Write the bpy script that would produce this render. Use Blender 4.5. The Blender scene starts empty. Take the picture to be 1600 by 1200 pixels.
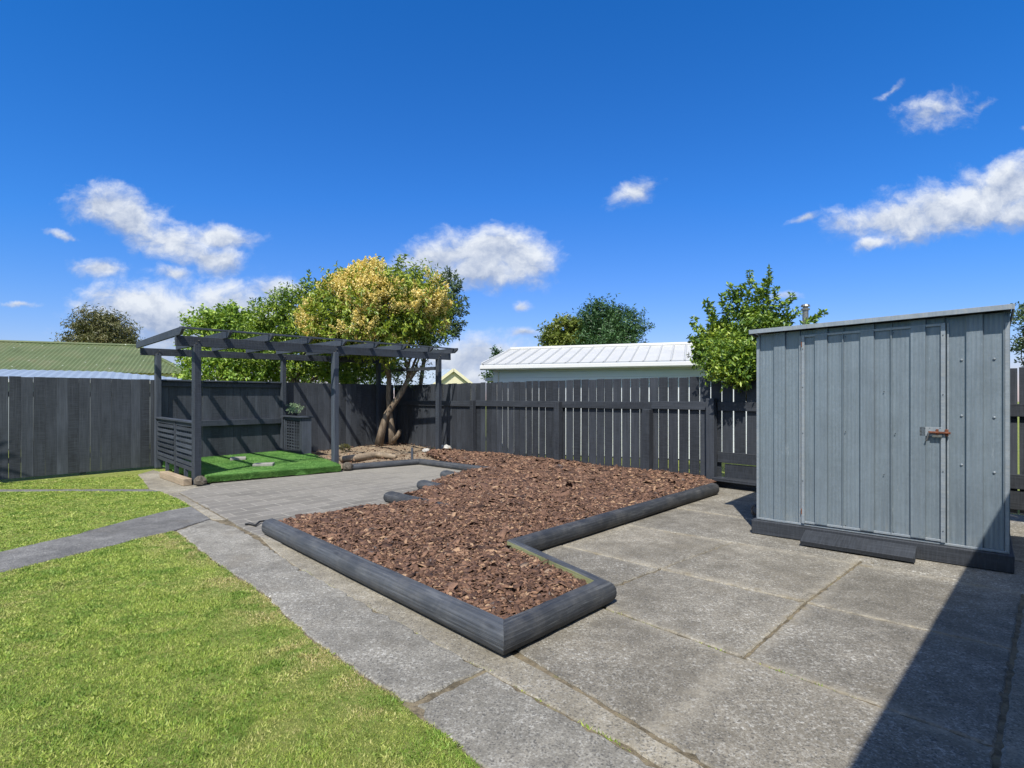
import bpy, math, random
import numpy as np
from mathutils import Vector, Matrix
R = math.radians
random.seed(7)
rng = np.random.default_rng(11)
scn = bpy.context.scene
COL = scn.collection

# ------------------------------------------------------------------ camera
F = 850.0; HOR = 620.0; CAMZ = 1.5        # focal length and horizon in pixels of the 1600x1200 photograph
cd = bpy.data.cameras.new('camera'); cam = bpy.data.objects.new('camera', cd); COL.objects.link(cam)
cam.location = (0, 0, CAMZ); cam.rotation_euler = (R(90), 0, 0)
cd.sensor_width = 36; cd.lens = F / 1600 * 36; cd.shift_y = (HOR - 600) / 1600
cd.clip_start = 0.05; cd.clip_end = 2000
scn.camera = cam

def G(px, py, z=0.0):                     # survey point: where the sight line meets height z
    Y = F * (CAMZ - z) / (py - HOR)
    return Vector(((px - 800) / F * Y, Y, z))
def A(px, py, Y):                         # survey point at depth Y
    return Vector(((px - 800) / F * Y, Y, CAMZ + (HOR - py) / F * Y))

# ------------------------------------------------------------------ sun
SUN = Vector((0.171, 0.745, -1.0)).normalized()
sd = bpy.data.lights.new('sun', 'SUN'); sun = bpy.data.objects.new('sun', sd); COL.objects.link(sun)
sd.energy = 4.6; sd.angle = R(0.53); sd.color = (1.0, 0.955, 0.88)
sun.rotation_euler = SUN.to_track_quat('-Z', 'Y').to_euler(); sun.location = (-3, -8, 12)

# ------------------------------------------------------------------ view
scn.view_settings.view_transform = 'Standard'; scn.view_settings.look = 'None'
scn.view_settings.exposure = 0.5; scn.view_settings.gamma = 1
scn.view_settings.use_curve_mapping = False
scn.render.engine = 'CYCLES'

# ------------------------------------------------------------------ sky (world)
W = bpy.data.worlds.new('World'); scn.world = W; W.use_nodes = True
nt = W.node_tree; nt.nodes.clear()
def wn(t, **k):
    n = nt.nodes.new(t)
    for a, b in k.items(): setattr(n, a, b)
    return n
def wmath(op, a, b=None, c=None, clamp=False):
    n = wn('ShaderNodeMath', operation=op, use_clamp=clamp)
    for i, v in enumerate((a, b, c)):
        if v is None: continue
        if isinstance(v, (int, float)): n.inputs[i].default_value = v
        else: nt.links.new(v, n.inputs[i])
    return n.outputs[0]
sky = wn('ShaderNodeTexSky', sky_type='NISHITA', sun_disc=False)
sky.sun_elevation = R(52.6); sky.sun_rotation = R(193); sky.air_density = 1.0; sky.dust_density = 0.4; sky.ozone_density = 3.0
hs = wn('ShaderNodeHueSaturation'); hs.inputs['Saturation'].default_value = 1.22; hs.inputs['Value'].default_value = 1.0
nt.links.new(sky.outputs[0], hs.inputs['Color'])
tc = wn('ShaderNodeTexCoord')
sep = wn('ShaderNodeSeparateXYZ'); nt.links.new(tc.outputs['Generated'], sep.inputs[0])
yy = wmath('MAXIMUM', sep.outputs[1], 0.02)
u = wmath('DIVIDE', sep.outputs[0], yy); v = wmath('DIVIDE', sep.outputs[2], yy)
uv = wn('ShaderNodeCombineXYZ'); nt.links.new(u, uv.inputs[0]); nt.links.new(v, uv.inputs[1])
def wnoise(scale, detail, rough, sock, dist=0.0, yscale=1.0):
    m = wn('ShaderNodeMapping'); m.inputs['Scale'].default_value = (1, yscale, 1); nt.links.new(sock, m.inputs[0])
    n = wn('ShaderNodeTexNoise'); n.inputs['Scale'].default_value = scale; n.inputs['Detail'].default_value = detail
    n.inputs['Roughness'].default_value = rough; n.inputs['Distortion'].default_value = dist
    nt.links.new(m.outputs[0], n.inputs['Vector']); return n
dn = wnoise(9, 6, 0.6, uv.outputs[0])
sub = wn('ShaderNodeVectorMath', operation='SUBTRACT'); nt.links.new(dn.outputs['Color'], sub.inputs[0]); sub.inputs[1].default_value = (.5, .5, .5)
scl = wn('ShaderNodeVectorMath', operation='SCALE'); nt.links.new(sub.outputs[0], scl.inputs[0]); scl.inputs['Scale'].default_value = 0.055
duv = wn('ShaderNodeVectorMath', operation='ADD'); nt.links.new(uv.outputs[0], duv.inputs[0]); nt.links.new(scl.outputs[0], duv.inputs[1])
# cloud lobes: bearing and height of each, half sizes, tilt, thinness
LOBES = [(160,322,52,30,0,0),(212,345,62,34,-25,0),(262,375,75,28,-12,0),(348,368,58,17,-6,.05),(318,398,66,22,-12,0),
 (155,421,46,16,-8,.1),(272,427,36,14,0,.15),(215,482,72,28,0,-.15),(300,500,115,48,0,-.2),(385,492,95,36,0,-.1),(428,456,46,22,0,0),
 (690,402,82,24,10,-.05),(770,395,72,32,0,-.2),(806,407,50,34,-10,-.1),(745,425,85,24,0,-.1),
 (990,297,46,22,25,.22),(1462,170,64,36,10,.25),(1535,160,30,14,20,.38),(1395,138,36,10,35,.33),
 (1500,324,130,34,10,-.15),(1585,296,90,38,12,-.15),(1395,340,105,22,8,.02),(1368,376,40,12,15,.15),(1256,345,26,9,15,.2),(1610,335,90,30,0,0),
 (817,477,17,9,0,.22),(822,522,36,9,0,.15),(745,562,85,30,5,-.05),(720,590,110,20,0,.12),(1222,456,34,10,0,.3),(30,476,44,6,0,.4),(95,368,50,8,-20,.47),
 (1610,200,20,10,0,.3)]
cur = None
for (cx, cy, rx, ry, rot, thin) in LOBES:
    m = wn('ShaderNodeMapping', vector_type='TEXTURE')
    m.inputs['Location'].default_value = ((cx - 800) / F, (HOR - cy) / F, 0)
    m.inputs['Rotation'].default_value = (0, 0, R(rot)); m.inputs['Scale'].default_value = (rx / F * 1.5, ry / F * 1.5, 1)
    nt.links.new(duv.outputs[0], m.inputs[0])
    l = wn('ShaderNodeVectorMath', operation='LENGTH'); nt.links.new(m.outputs[0], l.inputs[0])
    d = wmath('ADD', l.outputs['Value'], thin) if thin else l.outputs['Value']
    sy_ = wn('ShaderNodeSeparateXYZ'); nt.links.new(m.outputs[0], sy_.inputs[0])
    if cur is None: cur = d; ly = sy_.outputs[1]
    else:
        k_ = wmath('MULTIPLY_ADD', wmath('SUBTRACT', cur, d), 2.5, 0.5, clamp=True)
        lm = wn('ShaderNodeMix', data_type='FLOAT'); nt.links.new(k_, lm.inputs[0]); nt.links.new(ly, lm.inputs[2]); nt.links.new(sy_.outputs[1], lm.inputs[3]); ly = lm.outputs[0]
        cur = wmath('SMOOTH_MIN', cur, d, 0.25)
n1 = wnoise(16, 10, 0.62, duv.outputs[0], 0.1, 1.35)
dens = wmath('ADD', wmath('SUBTRACT', 1.0, cur), wmath('MULTIPLY', wmath('SUBTRACT', n1.outputs['Fac'], 0.5), 1.5))
mr = wn('ShaderNodeMapRange', interpolation_type='SMOOTHSTEP'); nt.links.new(dens, mr.inputs[0])
mr.inputs['From Min'].default_value = 0.03; mr.inputs['From Max'].default_value = 0.85; mr.inputs['To Max'].default_value = 0.97
front = wmath('GREATER_THAN', sep.outputs[1], 0.05)
mask = wmath('MULTIPLY', mr.outputs[0], front)
# clouds added behind the camera, out of view, to lighten the shadows
nb_ = wnoise(2.6, 7, 0.6, tc.outputs['Generated'], 0.2, 1.0)
mb_ = wn('ShaderNodeMapRange', interpolation_type='SMOOTHSTEP'); nt.links.new(nb_.outputs['Fac'], mb_.inputs[0]); mb_.inputs['From Min'].default_value = .43; mb_.inputs['From Max'].default_value = .60
upm = wn('ShaderNodeMapRange'); nt.links.new(sep.outputs[2], upm.inputs[0]); upm.inputs['From Min'].default_value = -.02; upm.inputs['From Max'].default_value = .05
back = wn('ShaderNodeMapRange'); nt.links.new(sep.outputs[1], back.inputs[0]); back.inputs['From Min'].default_value = .15; back.inputs['From Max'].default_value = -.1
mask = wmath('MAXIMUM', mask, wmath('MULTIPLY', wmath('MULTIPLY', mb_.outputs[0], upm.outputs[0]), back.outputs[0]))
# self shading: compare the density a little higher up (towards the light) with the density here
off = wn('ShaderNodeVectorMath', operation='ADD'); nt.links.new(duv.outputs[0], off.inputs[0]); off.inputs[1].default_value = (-0.006, 0.022, 0)
n2 = wnoise(16, 8, 0.6, off.outputs[0], 0.1, 1.35)
sh = wmath('SUBTRACT', n1.outputs['Fac'], n2.outputs['Fac'])
n3 = wnoise(5, 3, 0.5, duv.outputs[0])
shade = wmath('ADD', wmath('ADD', wmath('MULTIPLY_ADD', sh, 2.2, 0.50), wmath('MULTIPLY', ly, 0.62)), wmath('MULTIPLY', wmath('SUBTRACT', n3.outputs['Fac'], .5), 0.7), clamp=True)
low = wn('ShaderNodeMapRange'); nt.links.new(v, low.inputs[0]); low.inputs['From Min'].default_value = 0.02; low.inputs['From Max'].default_value = 0.24
low.inputs['To Min'].default_value = 0.72; low.inputs['To Max'].default_value = 1.0
shade = wmath('MULTIPLY', shade, low.outputs[0])
cr = wn('ShaderNodeMix', data_type='RGBA'); nt.links.new(shade, cr.inputs[0])
cr.inputs[6].default_value = (2.6, 3.2, 4.5, 1); cr.inputs[7].default_value = (6.2, 6.5, 6.9, 1)
mx = wn('ShaderNodeMix', data_type='RGBA'); nt.links.new(mask, mx.inputs[0])
tint = wn('ShaderNodeMix', data_type='RGBA', blend_type='MULTIPLY'); tint.inputs[0].default_value = 1
nt.links.new(hs.outputs[0], tint.inputs[6]); tr_ = wn('ShaderNodeValToRGB'); tv = wn('ShaderNodeMapRange'); nt.links.new(v, tv.inputs[0]); tv.inputs['From Min'].default_value = 0; tv.inputs['From Max'].default_value = .8; nt.links.new(tv.outputs[0], tr_.inputs[0])
tr_.color_ramp.elements[0].color = (.62, .53, .74, 1); tr_.color_ramp.elements[1].color = (.17, .64, 1.02, 1); e_ = tr_.color_ramp.elements.new(.45); e_.color = (.30, .62, .98, 1)
sc2 = wn('ShaderNodeVectorMath', operation='SCALE'); nt.links.new(tr_.outputs[0], sc2.inputs[0]); sc2.inputs['Scale'].default_value = 1.30; nt.links.new(sc2.outputs[0], tint.inputs[7])
nt.links.new(tint.outputs[2], mx.inputs[6]); nt.links.new(cr.outputs[2], mx.inputs[7])
bg = wn('ShaderNodeBackground'); bg.inputs[1].default_value = 0.10
nt.links.new(mx.outputs[2], bg.inputs[0]); wo = wn('ShaderNodeOutputWorld'); nt.links.new(bg.outputs[0], wo.inputs[0])
W.cycles.sampling_method = 'MANUAL'; W.cycles.sample_map_resolution = 512

# ================================================================== materials
class Mat:
    def __init__(s, name, rough=0.6, spec=0.4, metal=0.0):
        s.m = bpy.data.materials.new(name); s.m.use_nodes = True; s.t = s.m.node_tree
        s.b = s.t.nodes['Principled BSDF']; s.out = s.t.nodes['Material Output']
        s.b.inputs['Roughness'].default_value = rough; s.b.inputs['Specular IOR Level'].default_value = spec; s.b.inputs['Metallic'].default_value = metal
        s.tc = s.n('ShaderNodeTexCoord'); s.geo = s.n('ShaderNodeNewGeometry'); s.oi = s.n('ShaderNodeObjectInfo')
        s.bump_in = None
    def n(s, t, **k):
        x = s.t.nodes.new(t)
        for a, b in k.items(): setattr(x, a, b)
        return x
    def l(s, a, b): s.t.links.new(a, b)
    def set(s, sock, v):
        if isinstance(v, (int, float)): sock.default_value = v
        elif isinstance(v, (tuple, list)): sock.default_value = (tuple(v) + (1,))[:len(sock.default_value)] if len(v) < len(sock.default_value) else v
        else: s.l(v, sock)
    def math(s, op, a, b=None, c=None, clamp=False):
        x = s.n('ShaderNodeMath', operation=op, use_clamp=clamp)
        for i, q in enumerate((a, b, c)):
            if q is not None: s.set(x.inputs[i], q)
        return x.outputs[0]
    def map(s, v, sc, rot=(0, 0, 0), loc=(0, 0, 0)):
        x = s.n('ShaderNodeMapping'); s.l(v, x.inputs[0]); x.inputs['Scale'].default_value = sc; x.inputs['Rotation'].default_value = rot
        s.set(x.inputs['Location'], loc); return x.outputs[0]
    def noise(s, v, scale=1, detail=4, rough=0.6, dist=0, color=False):
        x = s.n('ShaderNodeTexNoise'); s.l(v, x.inputs['Vector']); x.inputs['Scale'].default_value = scale
        x.inputs['Detail'].default_value = detail; x.inputs['Roughness'].default_value = rough; x.inputs['Distortion'].default_value = dist
        return x.outputs['Color' if color else 'Fac']
    def voro(s, v, scale, feature='F1', out='Distance', rand=1):
        x = s.n('ShaderNodeTexVoronoi', feature=feature); s.l(v, x.inputs['Vector']); x.inputs['Scale'].default_value = scale
        x.inputs['Randomness'].default_value = rand; return x.outputs[out]
    def ramp(s, f, stops, interp='LINEAR'):
        x = s.n('ShaderNodeValToRGB'); s.l(f, x.inputs[0]); e = x.color_ramp.elements; x.color_ramp.interpolation = interp
        while len(e) < len(stops): e.new(0.5)
        for el, (p, c) in zip(e, stops): el.position = p; el.color = (c if isinstance(c, tuple) else (c, c, c)) + (1,)
        return x.outputs[0]
    def rng(s, f, a, b, c=0, d=1, smooth=False):
        x = s.n('ShaderNodeMapRange'); s.l(f, x.inputs[0]); x.interpolation_type = 'SMOOTHSTEP' if smooth else 'LINEAR'
        for i, q in zip((1, 2, 3, 4), (a, b, c, d)): x.inputs[i].default_value = q
        return x.outputs[0]
    def mix(s, f, a, b, mode='MIX'):
        x = s.n('ShaderNodeMix', data_type='RGBA', blend_type=mode); s.set(x.inputs[0], f); s.set(x.inputs[6], a); s.set(x.inputs[7], b); return x.outputs[2]
    def col(s, c): s.set(s.b.inputs['Base Color'], c)
    def rough(s, c): s.set(s.b.inputs['Roughness'], c)
    def bump(s, h, dist=0.01, strength=1.0):
        x = s.n('ShaderNodeBump'); s.l(h, x.inputs['Height']); x.inputs['Distance'].default_value = dist; x.inputs['Strength'].default_value = strength
        if s.bump_in: s.l(s.bump_in, x.inputs['Normal'])
        s.bump_in = x.outputs[0]; s.l(s.bump_in, s.b.inputs['Normal'])
    def rnd(s):            # one random number per board / piece
        return s.math('FRACT', s.math('ADD', s.oi.outputs['Random'], s.math('MULTIPLY', s.geo.outputs['Random Per Island'], 7.31)))

def wood_mat(name, c, dark=0.75, light=1.35, rough=0.62, grain=1.0, wear=None, wearamt=0.0, dust=0.0, peel=0.565, sawn=1.0):
    m = Mat(name, rough, 0.35); uvv = m.tc.outputs['UV']
    r = m.rnd()
    offs = m.n('ShaderNodeCombineXYZ'); m.l(m.math('MULTIPLY', r, 37.0), offs.inputs[0]); m.l(m.math('MULTIPLY', r, 91.0), offs.inputs[1])
    add = m.n('ShaderNodeVectorMath', operation='ADD'); m.l(uvv, add.inputs[0]); m.l(offs.outputs[0], add.inputs[1]); p = add.outputs[0]
    g = m.noise(m.map(p, (1.6, 55, 1)), 1, 6, 0.65, 0.4)
    g2 = m.noise(m.map(p, (10, 260, 1)), 1, 3, 0.6)
    b = m.noise(m.map(p, (1.3, 4, 1)), 1, 4, 0.6)
    saw = m.noise(m.map(p, (75, 5, 1)), 1, 2, 0.5)
    f = m.math('ADD', m.math('MULTIPLY', g, 0.55), m.math('MULTIPLY', b, 0.45))
    cc = m.ramp(f, [(0.36, tuple(x * dark * .85 for x in c)), (0.5, c), (0.64, tuple(x * light * 1.15 for x in c))])
    cc = m.mix(1.0, cc, m.ramp(r, [(0.0, 0.68), (0.5, 1.0), (1.0, 1.38)]), 'MULTIPLY')
    cc = m.mix(m.math('MULTIPLY', m.rng(saw, 0.45, 0.62), 0.35 * sawn), cc, tuple(x * 1.7 for x in c))
    if wear:
        w = m.rng(m.math('ADD', m.math('MULTIPLY', g, .5), m.math('MULTIPLY', m.noise(m.map(p, (3, 12, 1)), 1, 5, .7), .5)), peel, peel + .1)
        cc = m.mix(m.math('MULTIPLY', w, wearamt), cc, wear)
    if dust:
        d = m.noise(m.tc.outputs['Object'], 5, 5, .7)
        cc = m.mix(m.math('MULTIPLY', m.rng(d, .45, .75), dust), cc, (0.22, 0.21, 0.19))
    # knots
    k = m.voro(m.map(p, (1.3, 5.5, 1)), 1)
    kk = m.rng(k, 0.03, 0.10, 1, 0, True)
    cc = m.mix(m.math('MULTIPLY', kk, 0.5), cc, tuple(x * 0.45 for x in c))
    m.col(cc); m.rough(m.rng(g, .3, .7, rough - .08, rough + .15))
    m.bump(g, 0.004 * grain, .7); m.bump(saw, 0.0012 * grain * sawn + 1e-6, .6); m.bump(g2, 0.001 * grain, .5)
    return m.m
M = {}
M['paint'] = wood_mat('charcoal_painted_timber', (0.038, 0.045, 0.057), wear=(.11, .12, .13), wearamt=.22)
M['paint_fence'] = wood_mat('charcoal_stained_boards', (0.043, 0.049, 0.058), wear=(.12, .13, .145), wearamt=.22)
M['paint_black'] = wood_mat('black_stained_boards', (0.029, 0.033, 0.040), wear=(.09, .085, .08), wearamt=.16)
M['log'] = wood_mat('weathered_black_log', (0.040, 0.044, 0.050), rough=.6, grain=2.2, wear=(.15, .155, .155), wearamt=.42, dust=.22, peel=.53, sawn=0.0)
M['log_inner'] = wood_mat('treated_pine_inner_face', (0.17, 0.18, 0.09), grain=1.5, wear=(.25, .24, .15), wearamt=.5)
M['raw'] = wood_mat('raw_timber', (0.27, 0.21, 0.145), grain=1.2, wear=(.12, .09, .06), wearamt=.5)
M['weathered'] = wood_mat('weathered_timber', (0.20, 0.165, 0.12), grain=1.5, wear=(.1, .09, .07), wearamt=.5)

def simple(name, c, rough=.6, var=.2, scale=6, bump=0.0, bs=60, metal=0, spec=.4):
    m = Mat(name, rough, spec, metal); o = m.tc.outputs['Object']
    f = m.noise(o, scale, 6, .65)
    m.col(m.ramp(f, [(.3, tuple(x * (1 - var) for x in c)), (.7, tuple(x * (1 + var) for x in c))]))
    if bump: m.bump(m.noise(o, bs, 4, .6), bump)
    return m.m
M['white'] = simple('white_painted_wall', (.60, .60, .59), .5, .03)
M['cream'] = simple('cream_wall', (.62, .58, .40), .6, .05)
M['roofwhite'] = simple('white_metal_roof', (.46, .46, .44), .45, .06, 2)
M['bluemetal'] = simple('pale_blue_metal_roof', (.25, .30, .36), .45, .08, 2)
M['plastic'] = simple('black_plastic_bag', (.02, .022, .028), .3, .3)
M['cable'] = simple('black_rubber', (.016, .017, .02), .5, .2)
M['stone'] = simple('pale_stone', (.42, .41, .38), .8, .3, 9, .01, 30)
M['pavergrey'] = simple('grey_concrete_paver', (.27, .26, .235), .85, .2, 14, .003, 120)
M['darkstone'] = simple('mossy_stone', (.10, .085, .065), .85, .5, 12, .012, 26)
M['soilm'] = simple('dark_soil', (.06, .045, .032), .95, .4, 12, .01, 30)
M['steel'] = simple('dull_steel', (.20, .19, .17), .4, .3, 30, metal=.7)
M['fascia'] = simple('grey_soffit', (.30, .32, .34), .6, .05)

def green_roof():
    m = Mat('faded_green_iron_roof', .6, .3); o = m.tc.outputs['Object']
    f = m.noise(o, .9, 6, .7); s = m.voro(o, 2.2)
    c = m.ramp(f, [(.25, (.075, .095, .038)), (.5, (.11, .14, .06)), (.8, (.16, .155, .085))])
    c = m.mix(m.math('MULTIPLY', m.rng(m.noise(m.map(o, (1.5, 1.5, 1.5)), 1, 6, .8), .55, .75), .5), c, (.17, .12, .05))
    m.col(m.mix(m.math('MULTIPLY', m.rng(s, .05, .09, 1, 0), .8), c, (.5, .52, .45))); return m.m
M['greenroof'] = green_roof()

def zinc(name, c, streak=True, rust=0.0):
    ribs = streak
    m = Mat(name, .42, .5, .25); o = m.tc.outputs['UV']
    ob = m.tc.outputs['Object']
    st = m.noise(m.map(o, (55, 1.2, 1)), 1, 5, .7); st2 = m.noise(m.map(o, (9, .5, 1)), 1, 3, .5)
    sp = m.noise(ob, 45, 4, .8); bl = m.noise(ob, 2.3, 4, .6)
    f = m.math('ADD', m.math('MULTIPLY', st, .38), m.math('ADD', m.math('MULTIPLY', st2, .22), m.math('ADD', m.math('MULTIPLY', sp, .22), m.math('MULTIPLY', bl, .22))))
    cc = m.ramp(f, [(.40, tuple(x * .84 for x in c)), (.5, c), (.61, tuple(min(1, x * 1.2) for x in c))])
    scuff = m.rng(m.noise(m.map(ob, (14, 14, 3)), 1, 6, .75), .63, .76)
    cc = m.mix(m.math('MULTIPLY', scuff, .4), cc, (.52, .56, .58))
    zz = m.n('ShaderNodeSeparateXYZ'); m.l(o, zz.inputs[0])
    low = m.rng(zz.outputs[1], 0.14, 0.36, 1, 0)
    rn = m.rng(m.noise(m.map(o, (30, 7, 1)), 1, 5, .7), .48, .72)
    cc = m.mix(m.math('MULTIPLY', m.math('MULTIPLY', low, rn), .5), cc, (.34, .335, .30))
    if rust:
        cc = m.mix(m.math('MULTIPLY', m.rng(m.noise(ob, 60, 5, .7), .5, .62), rust), cc, (.16, .05, .02))
    m.col(cc); m.rough(m.rng(sp, .3, .7, .36, .55))
    wv = m.n('ShaderNodeTexWave', wave_type='BANDS', bands_direction='X'); m.l(o, wv.inputs[0]); wv.inputs['Scale'].default_value = 9.3
    wv.inputs['Distortion'].default_value = 0
    if ribs: m.bump(wv.outputs['Fac'], .0022, .6)
    m.bump(m.noise(ob, 3.5, 3, .5), .012, .6); m.bump(st, .0006, .5)
    return m.m
M['zinc'] = zinc('galvanised_sheet', (.156, .190, .215))
M['zinc_trim'] = zinc('galvanised_trim', (.23, .26, .285), False)
M['rust'] = simple('rusty_iron', (.13, .045, .022), .85, .7, 60, .002, 200)

def weatherboard():
    m = Mat('white_weatherboards', .5, .3); o = m.tc.outputs['Object']
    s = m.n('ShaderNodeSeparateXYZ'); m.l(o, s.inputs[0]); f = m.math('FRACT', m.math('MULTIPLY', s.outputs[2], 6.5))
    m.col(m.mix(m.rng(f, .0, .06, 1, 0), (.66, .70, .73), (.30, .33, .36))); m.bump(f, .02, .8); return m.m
M['boards'] = weatherboard()

def concrete(name, base, speck=.5, warm=0.0, fine=1.0, lines=()):
    m = Mat(name, .88, .25); o = m.tc.outputs['Object']
    big = m.noise(o, .9, 6, .65); mid = m.noise(o, 5.5, 6, .7); fi = m.noise(o, 95 * fine, 3, .7); fi2 = m.noise(o, 38 * fine, 5, .8)
    f = m.math('ADD', m.math('MULTIPLY', big, .4), m.math('MULTIPLY', mid, .6))
    c = m.ramp(f, [(.36, tuple(x * .66 for x in base)), (.5, base), (.64, tuple(x * 1.38 for x in base))])
    c = m.mix(1.0, c, m.ramp(m.geo.outputs['Random Per Island'], [(0, (.84, .85, .87)), (.5, (1.0, .99, .96)), (1, (1.12, 1.10, 1.05))]), 'MULTIPLY')
    st_ = m.rng(m.noise(m.map(o, (1, 1, 1), loc=(5, 3, 0)), .7, 7, .72), .47, .60); c = m.mix(m.math('MULTIPLY', st_, .45), c, tuple(x * .5 for x in base))
    c = m.mix(m.math('MULTIPLY', m.rng(fi, .52, .36), .65), c, tuple(x * .38 for x in base))
    patch = m.rng(m.math('ADD', m.math('MULTIPLY', big, .55), m.math('MULTIPLY', mid, .45)), .44, .60)
    lich = m.rng(fi2, .52, .63); c = m.mix(m.math('MULTIPLY', m.math('MULTIPLY', lich, patch), speck), c, (.56, .55, .50))
    agg = m.voro(o, 120 * fine, out='Color'); ag = m.n('ShaderNodeSeparateColor'); m.l(agg, ag.inputs[0])
    c = m.mix(m.math('MULTIPLY', m.rng(ag.outputs[0], .82, .98), .38), c, (.40, .39, .355))
    c = m.mix(m.math('MULTIPLY', m.rng(ag.outputs[1], .82, .95), .6), c, (.05, .05, .05))
    stain = m.rng(m.noise(o, 1.7, 5, .6), .56, .74)
    c = m.mix(m.math('MULTIPLY', stain, .28), c, (.16 + warm, .13 + warm * .7, .085))
    ln = None
    for (a_, b_) in lines:
        a_ = Vector(a_[:2]); b_ = Vector(b_[:2]); d_ = (b_ - a_).normalized(); n_ = Vector((-d_.y, d_.x)); dp = m.n('ShaderNodeVectorMath', operation='DOT_PRODUCT'); m.l(o, dp.inputs[0]); dp.inputs[1].default_value = (n_.x, n_.y, 0)
        e_ = m.math('ABSOLUTE', m.math('SUBTRACT', dp.outputs['Value'], n_.dot(a_))); ln = e_ if ln is None else m.math('MINIMUM', ln, e_)
    if ln is not None:
        e2 = m.math('ADD', ln, m.math('MULTIPLY', m.math('SUBTRACT', mid, .5), .22))
        k_ = m.math('MULTIPLY', m.rng(e2, .0, .10, 1, 0), m.rng(m.noise(o, 12, 5, .7), .35, .65)); c = m.mix(m.math('MULTIPLY', k_, .6), c, (.36, .325, .255))
        k_ = m.math('MULTIPLY', m.rng(e2, -.02, .04, 1, 0), m.rng(m.noise(o, 3.1, 5, .7), .5, .6)); c = m.mix(m.math('MULTIPLY', k_, .5), c, (.16, .12, .05))
    m.col(c); m.bump(fi2, .003, .7); m.bump(fi, .0015, .7); m.bump(mid, .008, .4)
    return m.m
M['conc'] = concrete('old_concrete_slab', (.205, .186, .150), .8, lines=[(G(900, 806), G(1590, 925)), (G(830, 840), G(1583, 1014)), (G(906, 936), G(1558, 1167)), (G(1262, 941), G(1162, 1027)), (G(900, 770), G(1190, 814))])
M['conc_path'] = concrete('exposed_aggregate_path', (.225, .213, .185), .9)
M['conc_strip'] = concrete('sandy_concrete_strip', (.27, .245, .195), .6, .05)
M['conc_dark'] = concrete('dark_seal_path', (.15, .148, .145), .5, 0, 1.3)

def joint():
    m = Mat('mossy_joint_sand', .95, .2); o = m.tc.outputs['Object']
    m.col(m.ramp(m.noise(o, 9, 6, .8), [(.3, (.05, .042, .03)), (.45, (.12, .10, .066)), (.58, (.22, .18, .12)), (.7, (.12, .13, .04))]))
    m.bump(m.noise(o, 70, 4, .7), .01); return m.m
M['joint'] = joint()

def pavers():
    m = Mat('stamped_paver_patio', .85, .25); o = m.tc.outputs['Object']
    p = m.map(o, (1, 1, 1), (0, 0, R(-48)))
    wob = m.noise(o, 3, 3, .5, color=True); w2 = m.n('ShaderNodeVectorMath', operation='SCALE'); m.l(wob, w2.inputs[0]); w2.inputs['Scale'].default_value = .02
    ad = m.n('ShaderNodeVectorMath', operation='ADD'); m.l(p, ad.inputs[0]); m.l(w2.outputs[0], ad.inputs[1])
    b = m.n('ShaderNodeTexBrick'); m.l(ad.outputs[0], b.inputs[0]); b.offset = .5; b.inputs['Scale'].default_value = 1
    b.inputs['Brick Width'].default_value = .46; b.inputs['Row Height'].default_value = .23; b.inputs['Mortar Size'].default_value = .011; b.inputs['Mortar Smooth'].default_value = .6
    b.inputs['Color1'].default_value = (.15, .14, .122, 1); b.inputs['Color2'].default_value = (.215, .2, .175, 1); b.inputs['Mortar'].default_value = (.33, .31, .265, 1)
    n = m.noise(o, 4, 7, .7); n2 = m.noise(o, 60, 4, .7)
    ys = m.n('ShaderNodeSeparateXYZ'); m.l(o, ys.inputs[0])
    dust = m.rng(m.math('ADD', m.math('MULTIPLY', m.noise(o, .8, 5, .6), 1), m.math('MULTIPLY', m.math('SUBTRACT', ys.outputs[1], 8.0), .12)), .45, 1.1)
    c = m.mix(m.rng(n, .45, .75, 0, .5), b.outputs[0], (.26, .24, .205)); c = m.mix(m.math('MULTIPLY', dust, .75), c, (.28, .26, .215))
    c = m.mix(m.rng(n2, .5, .35, 0, .5), c, (.09, .085, .075)); m.col(c)
    m.bump(b.outputs['Fac'], .004, -.8); m.bump(n, .006, .5); m.bump(n2, .002); return m.m
M['pavers'] = pavers()

def soil():
    m = Mat('dry_garden_soil', .95, .2); o = m.tc.outputs['Object']
    c = m.ramp(m.noise(o, 3, 8, .75), [(.3, (.15, .11, .075)), (.5, (.27, .205, .14)), (.7, (.38, .31, .22))])
    m.col(c); m.bump(m.noise(o, 25, 6, .8), .03); return m.m
M['soil'] = soil()

def lawn_base():
    m = Mat('lawn_thatch', .95, .15); o = m.tc.outputs['Object']
    c = m.ramp(m.noise(o, 14, 6, .8), [(.3, (.10, .14, .03)), (.5, (.20, .24, .055)), (.68, (.32, .31, .11))])
    m.col(c); m.bump(m.noise(o, 60, 5, .8), .02); return m.m
M['lawn'] = lawn_base()

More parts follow.
